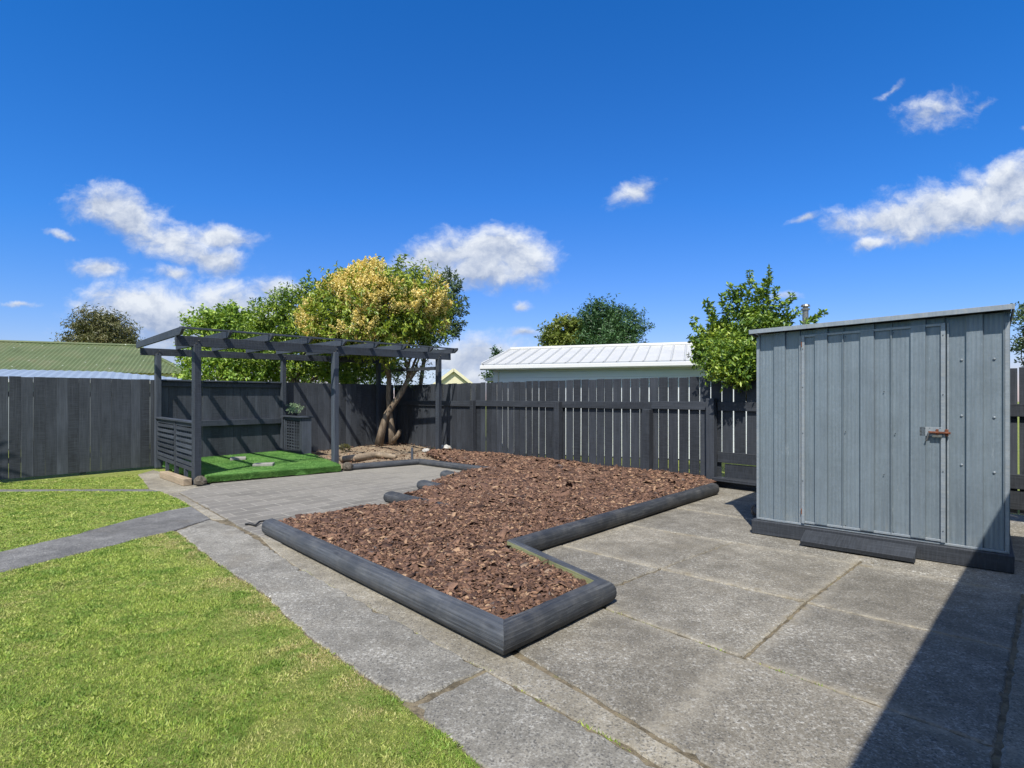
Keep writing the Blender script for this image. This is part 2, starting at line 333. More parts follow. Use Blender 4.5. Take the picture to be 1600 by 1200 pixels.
def grass_mat():
    m = Mat('grass_blades', .55, .3); pos = m.geo.outputs['Position']
    r = m.geo.outputs['Random Per Island']
    p2 = m.map(pos, (1, 1, 0))
    big = m.noise(p2, 1.5, 5, .65); sm = m.noise(p2, 9, 4, .7)
    fresh = m.ramp(r, [(0, (.17, .27, .04)), (.45, (.33, .43, .075)), (.8, (.46, .53, .12)), (1, (.52, .52, .18))])
    dry = m.ramp(r, [(0, (.32, .28, .10)), (.5, (.50, .43, .18)), (1, (.62, .52, .30))])
    dark = m.ramp(r, [(0, (.10, .19, .025)), (.6, (.19, .31, .045)), (1, (.30, .42, .09))])
    f = m.math('ADD', m.math('MULTIPLY', big, .6), m.math('MULTIPLY', sm, .4))
    at = m.n('ShaderNodeAttribute'); at.attribute_name = 'dry'
    c = m.mix(m.math('MAXIMUM', m.rng(f, .52, .70), at.outputs['Fac']), fresh, dry)
    c = m.mix(m.math('MULTIPLY', m.rng(m.noise(p2, 4.2, 5, .7), .47, .60), .95), c, dark)
    m.col(c)
    tr = m.n('ShaderNodeBsdfTranslucent'); m.l(c, tr.inputs[0]); ms = m.n('ShaderNodeMixShader'); ms.inputs[0].default_value = .3
    m.l(m.b.outputs[0], ms.inputs[1]); m.l(tr.outputs[0], ms.inputs[2]); m.l(ms.outputs[0], m.out.inputs[0])
    return m.m
M['grass'] = grass_mat()

def leaf_mat(name, stops, rough=.4, trans=.2, clump=1.2):
    m = Mat(name, rough, .4); r = m.geo.outputs['Random Per Island']; pos = m.geo.outputs['Position']
    n = m.noise(pos, clump, 3, .6)
    f = m.math('ADD', m.math('MULTIPLY', r, .6), m.math('MULTIPLY', m.rng(n, .3, .7), .4))
    c = m.ramp(f, stops); m.col(c)
    if trans:
        tr = m.n('ShaderNodeBsdfTranslucent'); m.l(m.mix(1, c, (1.3, 1.35, .6), 'MULTIPLY'), tr.inputs[0]); ms = m.n('ShaderNodeMixShader'); ms.inputs[0].default_value = trans
        m.l(m.b.outputs[0], ms.inputs[1]); m.l(tr.outputs[0], ms.inputs[2]); m.l(ms.outputs[0], m.out.inputs[0])
    return m.m
M['leaf_main'] = leaf_mat('glossy_privet_leaves', [(.05, (.045, .085, .012)), (.4, (.15, .22, .025)), (.75, (.32, .38, .04)), (1, (.52, .50, .08))])
M['leaf_laurel'] = leaf_mat('laurel_leaves', [(.05, (.03, .07, .014)), (.4, (.10, .18, .026)), (.75, (.24, .33, .04)), (1, (.46, .50, .10))])
M['leaf_bright'] = leaf_mat('bright_hedge_leaves', [(.05, (0.062, 0.125, 0.018)), (.4, (0.163, 0.275, 0.037)), (.75, (0.312, 0.413, 0.062)), (1, (0.500, 0.525, 0.138))])
M['leaf_olive'] = leaf_mat('grey_green_leaves', [(.05, (.035, .06, .03)), (.5, (.08, .125, .055)), (1, (.17, .22, .10))], trans=.2)
M['leaf_brown'] = leaf_mat('brownish_olive_leaves', [(.05, (.05, .055, .02)), (.5, (.12, .125, .045)), (1, (.23, .20, .085))], trans=.2, clump=.8)
M['leaf_conifer'] = leaf_mat('dark_blue_green_leaves', [(.05, (.02, .05, .024)), (.5, (.05, .11, .04)), (1, (.11, .20, .07))], trans=.15, clump=.7)
M['leaf_yellowgreen'] = leaf_mat('yellow_green_leaves', [(.05, (.06, .08, .018)), (.5, (.13, .17, .03)), (1, (.24, .27, .06))], trans=.2, clump=.7)
M['leaf_silver'] = leaf_mat('silver_leaves', [(.0, (.10, .16, .09)), (.5, (.22, .33, .18)), (1, (.40, .50, .32))])
M['blossom'] = leaf_mat('cream_blossom', [(.0, (.50, .40, .11)), (.5, (.78, .63, .23)), (1, (.9, .79, .42))], trans=.25, clump=2)
def bark():
    m = Mat('tree_bark', .9, .2); o = m.tc.outputs['Object']
    n = m.noise(m.map(o, (14, 14, 3)), 1, 6, .7)
    m.col(m.ramp(n, [(.3, (.07, .052, .037)), (.5, (.17, .13, .092)), (.7, (.30, .25, .19))])); m.bump(n, .02); return m.m
M['trunk'] = bark()
def chips():
    m = Mat('bark_chips', .8, .3); r = m.geo.outputs['Random Per Island']; o = m.tc.outputs['Object']
    c = m.ramp(r, [(0, (.034, .020, .015)), (.3, (.080, .045, .030)), (.7, (.165, .093, .060)), (.90, (.25, .145, .09)), (.97, (.42, .28, .165)), (1, (.10, .09, .09))])
    n = m.noise(o, 45, 4, .7); c = m.mix(m.rng(n, .3, .7, 0, .55), c, m.mix(.5, c, (.16, .08, .05)))
    m.col(c); m.bump(m.noise(m.map(o, (1, 1, 3)), 60, 4, .7), .006); return m.m
M['chips'] = chips()
def turf():
    m = Mat('artificial_turf', .8, .2); o = m.tc.outputs['Object']
    n = m.noise(o, 120, 3, .8); b = m.noise(o, 2.6, 4, .6)
    c = m.ramp(m.math('ADD', m.math('MULTIPLY', n, .5), m.math('MULTIPLY', b, .5)), [(.38, (.055, .15, .03)), (.52, (.12, .26, .06)), (.66, (.21, .38, .11))])
    c = m.mix(m.math('MULTIPLY', m.rng(m.noise(o, 1.3, 4, .6), .52, .68), .35), c, (.14, .22, .05))
    m.col(c); m.bump(n, .012); return m.m
M['turf'] = turf()

# ================================================================== mesh building
ORG = {}
def tagp(o, label=None, cat=None, group=None, kind=None):
    if label: o['label'] = label
    if cat: o['category'] = cat
    if group: o['group'] = group
    if kind: o['kind'] = kind
    return o
def thing(name, label, cat, loc=(0, 0, 0), group=None):
    o = bpy.data.objects.new(name, None); COL.objects.link(o); o.location = loc; o.empty_display_size = .2
    ORG[o.name] = Vector(loc); return tagp(o, label, cat, group)

class MB:
    def __init__(s): s.v = []; s.f = []; s.uv = []; s.mi = []; s.smooth = False
    def add(s, vs, fs, uvs=None, mi=0):
        b = len(s.v); s.v += [tuple(x) for x in vs]
        for k, f in enumerate(fs):
            s.f.append([i + b for i in f]); s.mi.append(mi)
            s.uv += list(uvs[k]) if uvs else [(vs[i][0], vs[i][2]) for i in f]
    def beam(s, p0, p1, w, h, up=(0, 0, 1), mi=0, ends=None, jit=0.0):
        """box from p0 to p1 (centre line), w across, h along `up`"""
        p0 = Vector(p0); p1 = Vector(p1); d = (p1 - p0); L = d.length; d.normalize()
        up = Vector(up); side = d.cross(up).normalized(); up = side.cross(d).normalized()
        vs = []
        for q in (p0, p1):
            for a, b in ((-1, -1), (1, -1), (1, 1), (-1, 1)):
                j = Vector((random.uniform(-jit, jit), random.uniform(-jit, jit), random.uniform(-jit, jit))) if jit else Vector()
                vs.append(q + side * a * w / 2 + up * b * h / 2 + j)
        fs = [(0, 1, 2, 3), (7, 6, 5, 4)]; uo = random.random() * 9
        uvs = [[(uo, 0), (uo + .01, w), (uo + .01, w + h), (uo, h)], [(uo, 0), (uo + .01, w), (uo + .01, w + h), (uo, h)]]
        c = 0
        for i in range(4):
            j = (i + 1) % 4; e = w if i % 2 == 0 else h
            fs.append((i, i + 4, j + 4, j)); uvs.append([(uo, c), (uo + L, c), (uo + L, c + e), (uo, c + e)]); c += e
        s.add(vs, fs, uvs, mi); return s
    def box(s, lo, hi, mi=0):
        lo = Vector(lo); hi = Vector(hi); c = (lo + hi) / 2
        return s.beam((lo.x, c.y, c.z), (hi.x, c.y, c.z), hi.y - lo.y, hi.z - lo.z, mi=mi)
    def prism(s, pts, z0, z1, mi=0):
        n = len(pts); a = [(p[0], p[1], z0 if len(p) < 3 else p[2] + z0) for p in pts]; b = [(p[0], p[1], z1 if len(p) < 3 else p[2] + z1) for p in pts]
        area = sum(pts[i][0] * pts[(i + 1) % n][1] - pts[(i + 1) % n][0] * pts[i][1] for i in range(n))
        if area < 0: a.reverse(); b.reverse()
        vs = a + b
        fs = [tuple(range(n - 1, -1, -1)), tuple(range(n, 2 * n))] + [(i, (i + 1) % n, (i + 1) % n + n, i + n) for i in range(n)]
        s.add(vs, fs, [[(vs[i][0], vs[i][1]) for i in f] for f in fs], mi); return s
    def tube(s, pts, rad, seg=8, wob=0.0, mi=0, cap=True):
        pts = [Vector(p) for p in pts]; n = len(pts); vs = []; L = 0; us = []
        if not isinstance(rad, (list, tuple)): rad = [rad] * n
        ref = Vector((0, 0, 1)) if abs((pts[-1] - pts[0]).normalized().z) < .9 else Vector((1, 0, 0))
        for i, p in enumerate(pts):
            t = (pts[min(i + 1, n - 1)] - pts[max(i - 1, 0)]).normalized(); a = t.cross(ref).normalized(); b = t.cross(a)
            if i: L += (p - pts[i - 1]).length
            us.append(L)
            for k in range(seg):
                an = 2 * math.pi * k / seg; r = rad[i] * (1 + random.uniform(-wob, wob)); vs.append(p + a * math.cos(an) * r + b * math.sin(an) * r)
        fs = []; uvs = []
        for i in range(n - 1):
            for k in range(seg):
                k2 = (k + 1) % seg; fs.append((i * seg + k, i * seg + k2, (i + 1) * seg + k2, (i + 1) * seg + k))
                c0 = k / seg * 6.28 * rad[i]; c1 = (k + 1) / seg * 6.28 * rad[i]; uvs.append([(us[i], c0), (us[i], c1), (us[i + 1], c1), (us[i + 1], c0)])
        if cap:
            fs.append(tuple(range(seg - 1, -1, -1))); uvs.append([(vs[i][0], vs[i][1]) for i in fs[-1]])
            fs.append(tuple((n - 1) * seg + k for k in range(seg))); uvs.append([(vs[i][0], vs[i][1]) for i in fs[-1]])
        s.add(vs, fs, uvs, mi); return s
    def profile(s, prof, p0, p1, mi=0, m0=0.0, m1=0.0, cuts=1, wob=0.0, mis=None, bend=0.0):
        """sweep a closed profile [(across, up)] from p0 to p1; m0/m1 = mitre (shift along length per unit across)"""
        p0 = Vector(p0); p1 = Vector(p1); d = (p1 - p0); L = d.length; d.normalize(); side = Vector((d.y, -d.x, 0)).normalized(); n = len(prof); vs = []
        for c in range(cuts + 1):
            t = c / cuts; ph = random.uniform(-wob, wob); ph2 = random.uniform(-wob, wob); bw = bend * math.sin(t * 3.1416)
            for (a, b) in prof:
                mm = m0 * a * (1 - t) + m1 * a * t
                vs.append(p0 + d * (L * t + mm) + side * (a + ph + bw + random.uniform(-wob, wob) * .4) + Vector((0, 0, b + (ph2 + random.uniform(-wob, wob) * .4) * (b > 0.02))))
        fs = []; uvs = []; mm_ = []; cc = 0
        per = [0]
        for k in range(n): per.append(per[-1] + math.dist(prof[k], prof[(k + 1) % n]))
        b0 = len(s.v); s.v += [tuple(x) for x in vs]
        for c in range(cuts):
            for k in range(n):
                k2 = (k + 1) % n; s.f.append([b0 + c * n + k, b0 + (c + 1) * n + k, b0 + (c + 1) * n + k2, b0 + c * n + k2])
                s.mi.append(mis[k] if mis else mi); u0 = L * c / cuts; u1 = L * (c + 1) / cuts
                s.uv += [(u0, per[k]), (u1, per[k]), (u1, per[k + 1]), (u0, per[k + 1])]
        for base, rev in ((b0, False), (b0 + cuts * n, True)):
            f = [base + k for k in range(n)]
            if rev: f.reverse()
            s.f.append(f); s.mi.append(mi); s.uv += [(prof[(n - 1 - k) if rev else k][1] * .3, prof[(n - 1 - k) if rev else k][0]) for k in range(n)]
        return s
    def build(s, name, mat, parent=None, origin=None, label=None, bevel=0.0, fixn=False):
        if parent is not None: o0 = ORG[parent.name]
        else: o0 = Vector(origin) if origin is not None else Vector((0, 0, 0))
        me = bpy.data.meshes.new(name)
        me.from_pydata([(v[0] - o0.x, v[1] - o0.y, v[2] - o0.z) for v in s.v], [], s.f)
        mats = mat if isinstance(mat, (list, tuple)) else [mat]
        for m in mats: me.materials.append(M[m] if isinstance(m, str) else m)
        ul = me.uv_layers.new(name='UVMap'); ul.data.foreach_set('uv', np.array(s.uv, dtype=np.float32).ravel())
        me.polygons.foreach_set('material_index', s.mi)
        if s.smooth: me.polygons.foreach_set('use_smooth', [True] * len(s.f))
        me.update()
        o = bpy.data.objects.new(name, me); COL.objects.link(o)
        if parent is not None: o.parent = parent; ORG[o.name] = Vector(o0)
        else: o.location = o0; ORG[o.name] = Vector(o0)
        if bevel:
            b = o.modifiers.new('bevel', 'BEVEL'); b.width = bevel; b.segments = 1; b.limit_method = 'ANGLE'; b.angle_limit = R(50)
        if label: o['label'] = label
        return o

def npmesh(name, V, T, mat, parent=None, origin=(0, 0, 0), nper=3):
    """V (n,3) vertices, T (m,nper) faces"""
    o0 = ORG[parent.name] if parent is not None else Vector(origin)
    me = bpy.data.meshes.new(name); V = np.asarray(V, dtype=np.float64) - np.array(o0)
    me.vertices.add(len(V)); me.vertices.foreach_set('co', V.ravel().astype(np.float32))
    T = np.asarray(T, dtype=np.int32); me.loops.add(T.size); me.loops.foreach_set('vertex_index', T.ravel())
    me.polygons.add(len(T)); me.polygons.foreach_set('loop_start', np.arange(0, T.size, T.shape[1], dtype=np.int32))
    me.polygons.foreach_set('loop_total', np.full(len(T), T.shape[1], dtype=np.int32))
    me.materials.append(M[mat]); me.update(calc_edges=True); me.validate()
    o = bpy.data.objects.new(name, me); COL.objects.link(o)
    if parent is not None: o.parent = parent; ORG[o.name] = Vector(o0)
    else: o.location = o0; ORG[o.name] = Vector(o0)
    return o
def inpoly(P, poly):
    x = P[:, 0]; y = P[:, 1]; c = np.zeros(len(P), bool); n = len(poly)
    for i in range(n):
        x1, y1 = poly[i][:2]; x2, y2 = poly[(i + 1) % n][:2]
        m = ((y1 > y) != (y2 > y)) & (x < (x2 - x1) * (y - y1) / (y2 - y1 + 1e-12) + x1); c ^= m
    return c
def segdist(P, a, b):
    a = np.array(a[:2]); b = np.array(b[:2]); d = b - a; t = np.clip(((P - a) @ d) / (d @ d), 0, 1)
    return np.linalg.norm(P - (a + t[:, None] * d), axis=1)
def scatter(poly, n, lo=None):
    xs = [p[0] for p in poly]; ys = [p[1] for p in poly]; out = []
    tot = 0
    while tot < n:
        P = np.column_stack([rng.uniform(min(xs), max(xs), n * 2), rng.uniform(min(ys), max(ys), n * 2)]); P = P[inpoly(P, poly)]; out.append(P); tot += len(P)
    return np.vstack(out)[:n]
def polyarea(p): return abs(sum(p[i][0] * p[(i + 1) % len(p)][1] - p[(i + 1) % len(p)][0] * p[i][1] for i in range(len(p)))) / 2
def pg(*pts): return [tuple(G(*p)[:2]) for p in pts]

# ================================================================== ground
def struct(o): o['kind'] = 'structure'; return o
mb = MB(); mb.prism([(-160, -40), (160, -40), (160, 240), (-160, 240)], -.3, -.03); struct(mb.build('ground', 'lawn'))

L1 = pg((-120, 922), (0, 894), (100, 870), (200, 845), (270, 829), (312, 862), (350, 890), (402, 922), (440, 958), (490, 1003), (560, 1052), (625, 1096), (665, 1128), (707, 1160), (749, 1196), (900, 1320), (500, 1420), (-500, 1420))
L2 = pg((-160, 895), (0, 862), (100, 840), (200, 813), (262, 798), (298, 791), (280, 780), (250, 767.5), (120, 767), (0, 768), (-160, 772))
L3 = pg((-160, 763), (0, 763.5), (120, 763), (232, 763), (224, 750), (215, 742), (120, 747), (0, 754), (-160, 764))
mb = MB()
for L in (L1, L2, L3): mb.prism(L, -.028, -.006)
struct(mb.build('lawn', 'lawn'))

def slab(mb, pts, ztop=0.0, th=.035, gap=.006, jag=.004, step=.07, mi=0, bev=.008):
    """one cast slab: irregular edge, slightly rounded arris"""
    pts = [Vector((p[0], p[1])) for p in pts]
    ar = sum(pts[i].x * pts[(i + 1) % len(pts)].y - pts[(i + 1) % len(pts)].x * pts[i].y for i in range(len(pts)))
    if ar < 0: pts.reverse()
    ring = []; n = len(pts)
    for i in range(n):
        a = pts[i]; b = pts[(i + 1) % n]; d = b - a; L = d.length; d.normalize(); inn = Vector((-d.y, d.x)); k = max(1, int(L / step))
        for j in range(k):
            t = j / k; w = gap / 2 + abs(random.gauss(0, jag)) + (random.random() < .04) * random.uniform(0, jag * 5)
            if j == 0:
                pd = (a - pts[i - 1]).normalized(); pin = Vector((-pd.y, pd.x)); q = a + (inn + pin) * gap * .8
            else: q = a + d * L * t + inn * w
            ring.append((q, inn))
    m = len(ring); vs = []
    for q, inn in ring: vs.append((q.x - inn.x * .001, q.y - inn.y * .001, ztop - th))
    for q, inn in ring: vs.append((q.x, q.y, ztop - bev))
    for q, inn in ring: vs.append((q.x + inn.x * bev, q.y + inn.y * bev, ztop))
    fs = []
    for lv in (0, 1):
        for i in range(m): j = (i + 1) % m; fs.append((lv * m + i, lv * m + j, (lv + 1) * m + j, (lv + 1) * m + i))
    fs.append(tuple(range(2 * m, 3 * m)))
    mb.add(vs, fs, [[(vs[i][0], vs[i][1]) for i in f] for f in fs], mi)

# joint fill under all the concrete
mb = MB(); mb.prism(pg((215, 741), (320, 752), (660, 708), (1120, 745), (2100, 880), (2100, 1440), (905, 1440), (745, 1198), (625, 1096), (490, 1002), (400, 922), (270, 829), (296, 792)), -.034, -.012)
struct(mb.build('slab_bedding', 'joint'))

SL = [
 [(850, 798), (1145, 847), (1031, 889), (830, 840)],
 [(1145, 847), (1346, 876), (1259, 941), (1031, 889)],
 [(1346, 876), (1598, 927), (1583, 1014), (1259, 941)],
 [(830, 840), (1031, 889), (906, 936), (740, 878)],
 [(1031, 889), (1259, 941), (1162, 1027), (906, 936)],
 [(1259, 941), (1583, 1014), (1558, 1167), (1162, 1027)],
 [(740, 878), (906, 936), (1162, 1027), (1558, 1167), (1530, 1420), (1480, 1420), (1053, 1164), (987, 1125), (900, 1073), (800, 1012)],
 [(900, 770), (1066, 795), (1190, 814), (1740, 900), (1760, 965), (1598, 927), (1346, 876), (1145, 847), (850, 798)],
 [(930, 750), (1100, 752), (1740, 820), (1740, 900), (1190, 814), (1066, 795), (900, 770)],
 [(1600, 929), (1760, 966), (1900, 1420), (1534, 1420), (1562, 1160), (1570, 1103), (1590, 985)],
]
mb = MB()
for s_ in SL: slab(mb, pg(*s_), random.uniform(-.004, .004), gap=.010, jag=.0055, step=.04)
struct(mb.build('concrete_patio', 'conc'))
mb = MB()
slab(mb, pg((430, 862), (467, 888), (620, 972), (760, 1047.5), (1000, 1178.5), (1300, 1342), (1330, 1333), (1053, 1165), (987, 1126), (900, 1074), (700, 965), (420, 832), (405, 838)), -.004, gap=.008, jag=.005)
struct(mb.build('concrete_kerb_strip', 'conc_strip'))
mb = MB()
slab(mb, pg((275, 829), (328, 811), (372, 824), (405, 843), (467, 885), (760, 1044), (647, 1096), (625, 1094), (560, 1050), (490, 1001), (440, 956), (402, 921), (350, 888), (312, 860)), .0, gap=.006, jag=.013, step=.05)
slab(mb, pg((760, 1047), (1000, 1179), (1310, 1348), (900, 1380), (830, 1262), (749, 1194), (707, 1158), (665, 1126), (650, 1100)), -.002, gap=.006, jag=.013, step=.05)
struct(mb.build('concrete_path', 'conc_path'))
mb = MB()
slab(mb, pg((-150, 890), (0, 862), (100, 839), (200, 812.5), (262, 797.5), (300, 791), (330, 810), (273, 828.5), (200, 846), (100, 871), (0, 895), (-150, 928)), .002, gap=.006, jag=.006)
slab(mb, pg((-150, 764), (0, 764.5), (232, 764), (250, 767), (120, 766.8), (0, 767.8), (-150, 770)), .0, gap=.004, jag=.008)
struct(mb.build('side_path', 'conc_dark'))
mb = MB()
slab(mb, pg((215, 741), (240, 734), (330, 757), (280, 770), (355, 812), (330, 811), (300, 791), (280, 780), (250, 767), (232, 763)), -.001, gap=.006, jag=.006)
struct(mb.build('concrete_landing', 'conc_strip'))
mb = MB()
slab(mb, pg((280, 769.5), (330, 756), (540, 733), (660, 720), (790, 729), (800, 800), (440, 850), (405, 838), (372, 822), (356, 812)), .006, gap=.004, jag=.006)
struct(mb.build('paver_patio', 'pavers'))

# ------------------------------------------------------------------ grass
def blades(poly, dens, hgt, wid, seedy=0):
    n = int(polyarea(poly) * dens); return scatter(poly, n)
def grass():
    Ps = []; 
    def near(p, a, b): return (p[:, 1] >= a) & (p[:, 1] < b)
    P = scatter(L1, int(polyarea(L1) * 34000)); k = np.linalg.norm(P, axis=1)
    keep = rng.random(len(P)) < np.clip(1.25 - k / 9, .35, 1); vis = (np.abs(P[:, 0]) / np.maximum(P[:, 1], .1) < 1.05) & (P[:, 1] > 1.7)
    Ps.append(P[keep & vis])
    for L, d in ((L2, 7500), (L3, 4500)):
        P = scatter(L, int(polyarea(L) * d)); Ps.append(P[np.abs(P[:, 0]) / P[:, 1] < 1.02])
    # tufts creeping over the lawn edges and weeds in the joints
    def along(pts, n, sp, hscale=1):
        out = []
        for i in range(len(pts) - 1):
            a = np.array(pts[i]); b = np.array(pts[i + 1]); m = int(np.linalg.norm(b - a) * n); t = rng.random(m)[:, None]
            q = a + (b - a) * t + rng.normal(0, sp, (m, 2)); g = np.sin(q[:, 0] * 17) + np.sin(q[:, 1] * 23 + 1.3) + rng.normal(0, .5, m); out.append(q[g > 0])
        return np.vstack(out)
    Ps.append(along(L1[4:15], 1600, .012)); Ps.append(along(L1[:5], 500, .02)); Ps.append(along(L2[:6], 500, .02))
    P = np.vstack(Ps)
    W_ = along(pg((906, 936), (1162, 1027), (1400, 1111)), 160, .006); W_ = np.vstack([W_, along(pg((467, 886), (760, 1045), (1000, 1178)), 200, .006), along(pg((1100, 778), (812, 874)), 60, .02), along(pg((640, 1099), (655, 1092)), 900, .02),
        along(pg((1130, 770), (1180, 778)), 500, .02)])
    nb = len(P); P = np.vstack([P, W_]); N = len(P)
    dist = np.linalg.norm(P, axis=1)
    clump = .5 + .5 * np.sin(P[:, 0] * 7.1 + 2 * np.sin(P[:, 1] * 3.3)) * np.sin(P[:, 1] * 6.3 + 2 * np.sin(P[:, 0] * 4.1))
    h = rng.uniform(.006, .016, N) * (.6 + .8 * clump); h[nb:] *= .9
    w = rng.uniform(.0012, .0028, N) * np.clip(dist / 3.5, 1, 3.2)
    wc = np.sin(P[:, 0] * 11 + 3 * np.sin(P[:, 1] * 5.1)) * np.sin(P[:, 1] * 12.3 + 3 * np.sin(P[:, 0] * 6.7)); broad = rng.random(N) < np.where(wc > .45, .45, .08); w[broad] *= 2.6; h[broad] *= 1.1
    an = rng.uniform(0, 6.283, N); lean = np.abs(rng.normal(0, .75, N)) + .25; la = rng.uniform(0, 6.283, N)
    z0 = np.full(N, -.007); z0[nb:] = -.012
    a = np.column_stack([P[:, 0] - np.cos(an) * w, P[:, 1] - np.sin(an) * w, z0]); b = np.column_stack([P[:, 0] + np.cos(an) * w, P[:, 1] + np.sin(an) * w, z0])
    t = np.column_stack([P[:, 0] + np.cos(la) * h * lean, P[:, 1] + np.sin(la) * h * lean, z0 + h])
    V = np.stack([a, b, t], 1).reshape(-1, 3); T = np.arange(N * 3).reshape(-1, 3)
    o = npmesh('grass', V, T, 'grass')
    de = np.full(N, 9.0)
    for i in range(4, 13): de = np.minimum(de, segdist(P, L1[i], L1[i + 1]))
    nz = .5 + .5 * np.sin(P[:, 0] * 5.3 + 2.2 * np.sin(P[:, 1] * 2.7)) * np.sin(P[:, 1] * 4.1 + 1.7 * np.sin(P[:, 0] * 3.9))
    dry = np.clip(1.25 - de / .38, 0, 1) * np.clip(nz * 1.7 - .15, 0, 1) * .95; dry = dry * (rng.random(N) < .85)
    at = o.data.attributes.new('dry', 'FLOAT', 'POINT'); at.data.foreach_set('value', np.repeat(dry, 3).astype(np.float32))
    o['kind'] = 'stuff'; tagp(o, 'short mown green lawn grass with straw coloured patches', 'grass')
grass()

# ------------------------------------------------------------------ log edging
def dprof(w, h):   # half log: flat inner face on the left of travel, round face outwards
    pts = [(-w * .5, 0), (-w * .5, h * .95), (-w * .42, h)]
    for k in range(1, 10):
        an = k / 10 * math.pi; e = math.sin(an) ** .55; pts.append((-w * .42 + e * w * 1.12, h * .5 + math.cos(an) * h * .5))
    pts += [(-w * .2, 0)]
    return pts
def log(name, label, p0, p1, w=.105, h=.172, m0=0, m1=0, cuts=12, wob=.002, inner=False, z=0.0, group='logs edging the bark garden'):
    """p0, p1: the foot line of the rounded outer face, bark on the left of travel; m0, m1: mitres"""
    p0 = Vector((p0[0], p0[1], z)); p1 = Vector((p1[0], p1[1], z)); pr = [(a - w * .42, b) for a, b in dprof(w, h)]
    mis = [0] * len(pr)
    if inner: mis[0] = 1
    mb = MB(); mb.profile(pr, p0, p1, m0=m0, m1=m1, cuts=cuts, wob=wob, mis=mis)
    o = mb.build(name, ['log', 'log_inner'], origin=p0, bevel=.003); return tagp(o, label, 'garden edging', group)
def chain(pts, labs, **kw):
    pts = [Vector(p[:2]) for p in pts]; T = []
    for i in range(1, len(pts) - 1):
        a = pts[i] - pts[i - 1]; b = pts[i + 1] - pts[i]; T.append(math.tan(math.atan2(a.x * b.y - a.y * b.x, a.dot(b)) / 2))
    T = [0] + T + [0]
    for i, (lab, ex) in enumerate(labs): k = dict(kw); k.update(ex); log('edging_log', lab, pts[i], pts[i + 1], m0=-T[i], m1=T[i + 1], **k)
Ca = Vector(G(787, 1029)[:2]); Cb = Vector(G(956, 944)[:2]); C0 = Vector(G(413, 836)[:2]); Cc = Vector(G(812, 873)[:2]); Cd = Vector(G(1121, 773)[:2])
chain([C0, Ca, Cb, Cc, Cd], [('long black half round log between the concrete path and the bark', {}), ('short near end log of the bark bed between two mitred corners on the slabs', {}),
   ('log with greenish raw inner face showing beside the narrow strip of bark', dict(inner=True)), ('long black log crossing the slabs from the bark corner to the fence post', {})])
q0 = Vector(G(541, 736)[:2]); q1 = Vector(G(655, 726.5)[:2]); q2 = Vector(G(770, 742)[:2]); L0, L1_, L2_ = q0, q1, q2
chain([q0, q1, q2], [('black log at the back of the paver patio running right from the green turf', {}), ('black log joining the back corner of the paver patio to the bark', {})], h=.13, w=.10)
for (x0, y0, x1, y1, lab) in ((690, 748, 760, 765, 'farthest of three stub logs stepping from the pavers into the bark'), (654, 765, 722, 783, 'middle of three stub logs stepping from the pavers into the bark'), (602, 785, 690, 808, 'nearest and largest of three stub logs stepping from the pavers into the bark')):
    log('edging_log', lab, G(x0, y0), G(x1, y1), w=.13, h=.15, cuts=6, group='stub logs at the edge of the paver patio')

# ------------------------------------------------------------------ bark mulch
BP = [Vector(x) for x in pg((418, 832), (786, 1026), (952, 942), (812, 872.0), (1117, 773), (1117, 757), (1016, 744), (878, 727), (749, 714), (690, 708), (668, 716), (690, 727), (752, 738), (700, 744), (722, 749), (660, 757), (686, 766), (612, 778), (636, 789), (520, 805), (440, 817))]
def off_(a, b, c, w=.112):
    d1 = (b - a).normalized(); d2 = (c - b).normalized(); n1_ = Vector((-d1.y, d1.x)); n2_ = Vector((-d2.y, d2.x)); m_ = (n1_ + n2_).normalized(); return b + m_ * (w / max(.3, m_.dot(n1_)))
d_ = (Ca - C0).normalized(); BP[0] = C0 + Vector((-d_.y, d_.x)) * .105 + d_ * .04; BP[1] = off_(C0, Ca, Cb); BP[2] = off_(Ca, Cb, Cc); BP[3] = off_(Cb, Cc, Cd); d_ = (Cd - Cc).normalized(); BP[4] = Cd + Vector((-d_.y, d_.x)) * .11
free = list(range(12, 21))          # edges where the bark spills on to the pavers
def bark_h(P):
    n = len(BP); df = np.full(len(P), 9.0)
    for i in free: df = np.minimum(df, segdist(P, BP[i], BP[(i + 1) % n]))
    t = np.clip(df / .45, 0, 1); z = .022 + .105 * t * t * (3 - 2 * t)
    z = z + .02 * np.sin(P[:, 0] * 2.3 + 1) * np.sin(P[:, 1] * 1.9) * t + .012 * np.sin(P[:, 0] * 7 + P[:, 1] * 5) * t + .03 * t * np.exp(-((P[:, 0] - .2) ** 2 + (P[:, 1] - 8.5) ** 2) / 3)
    return z
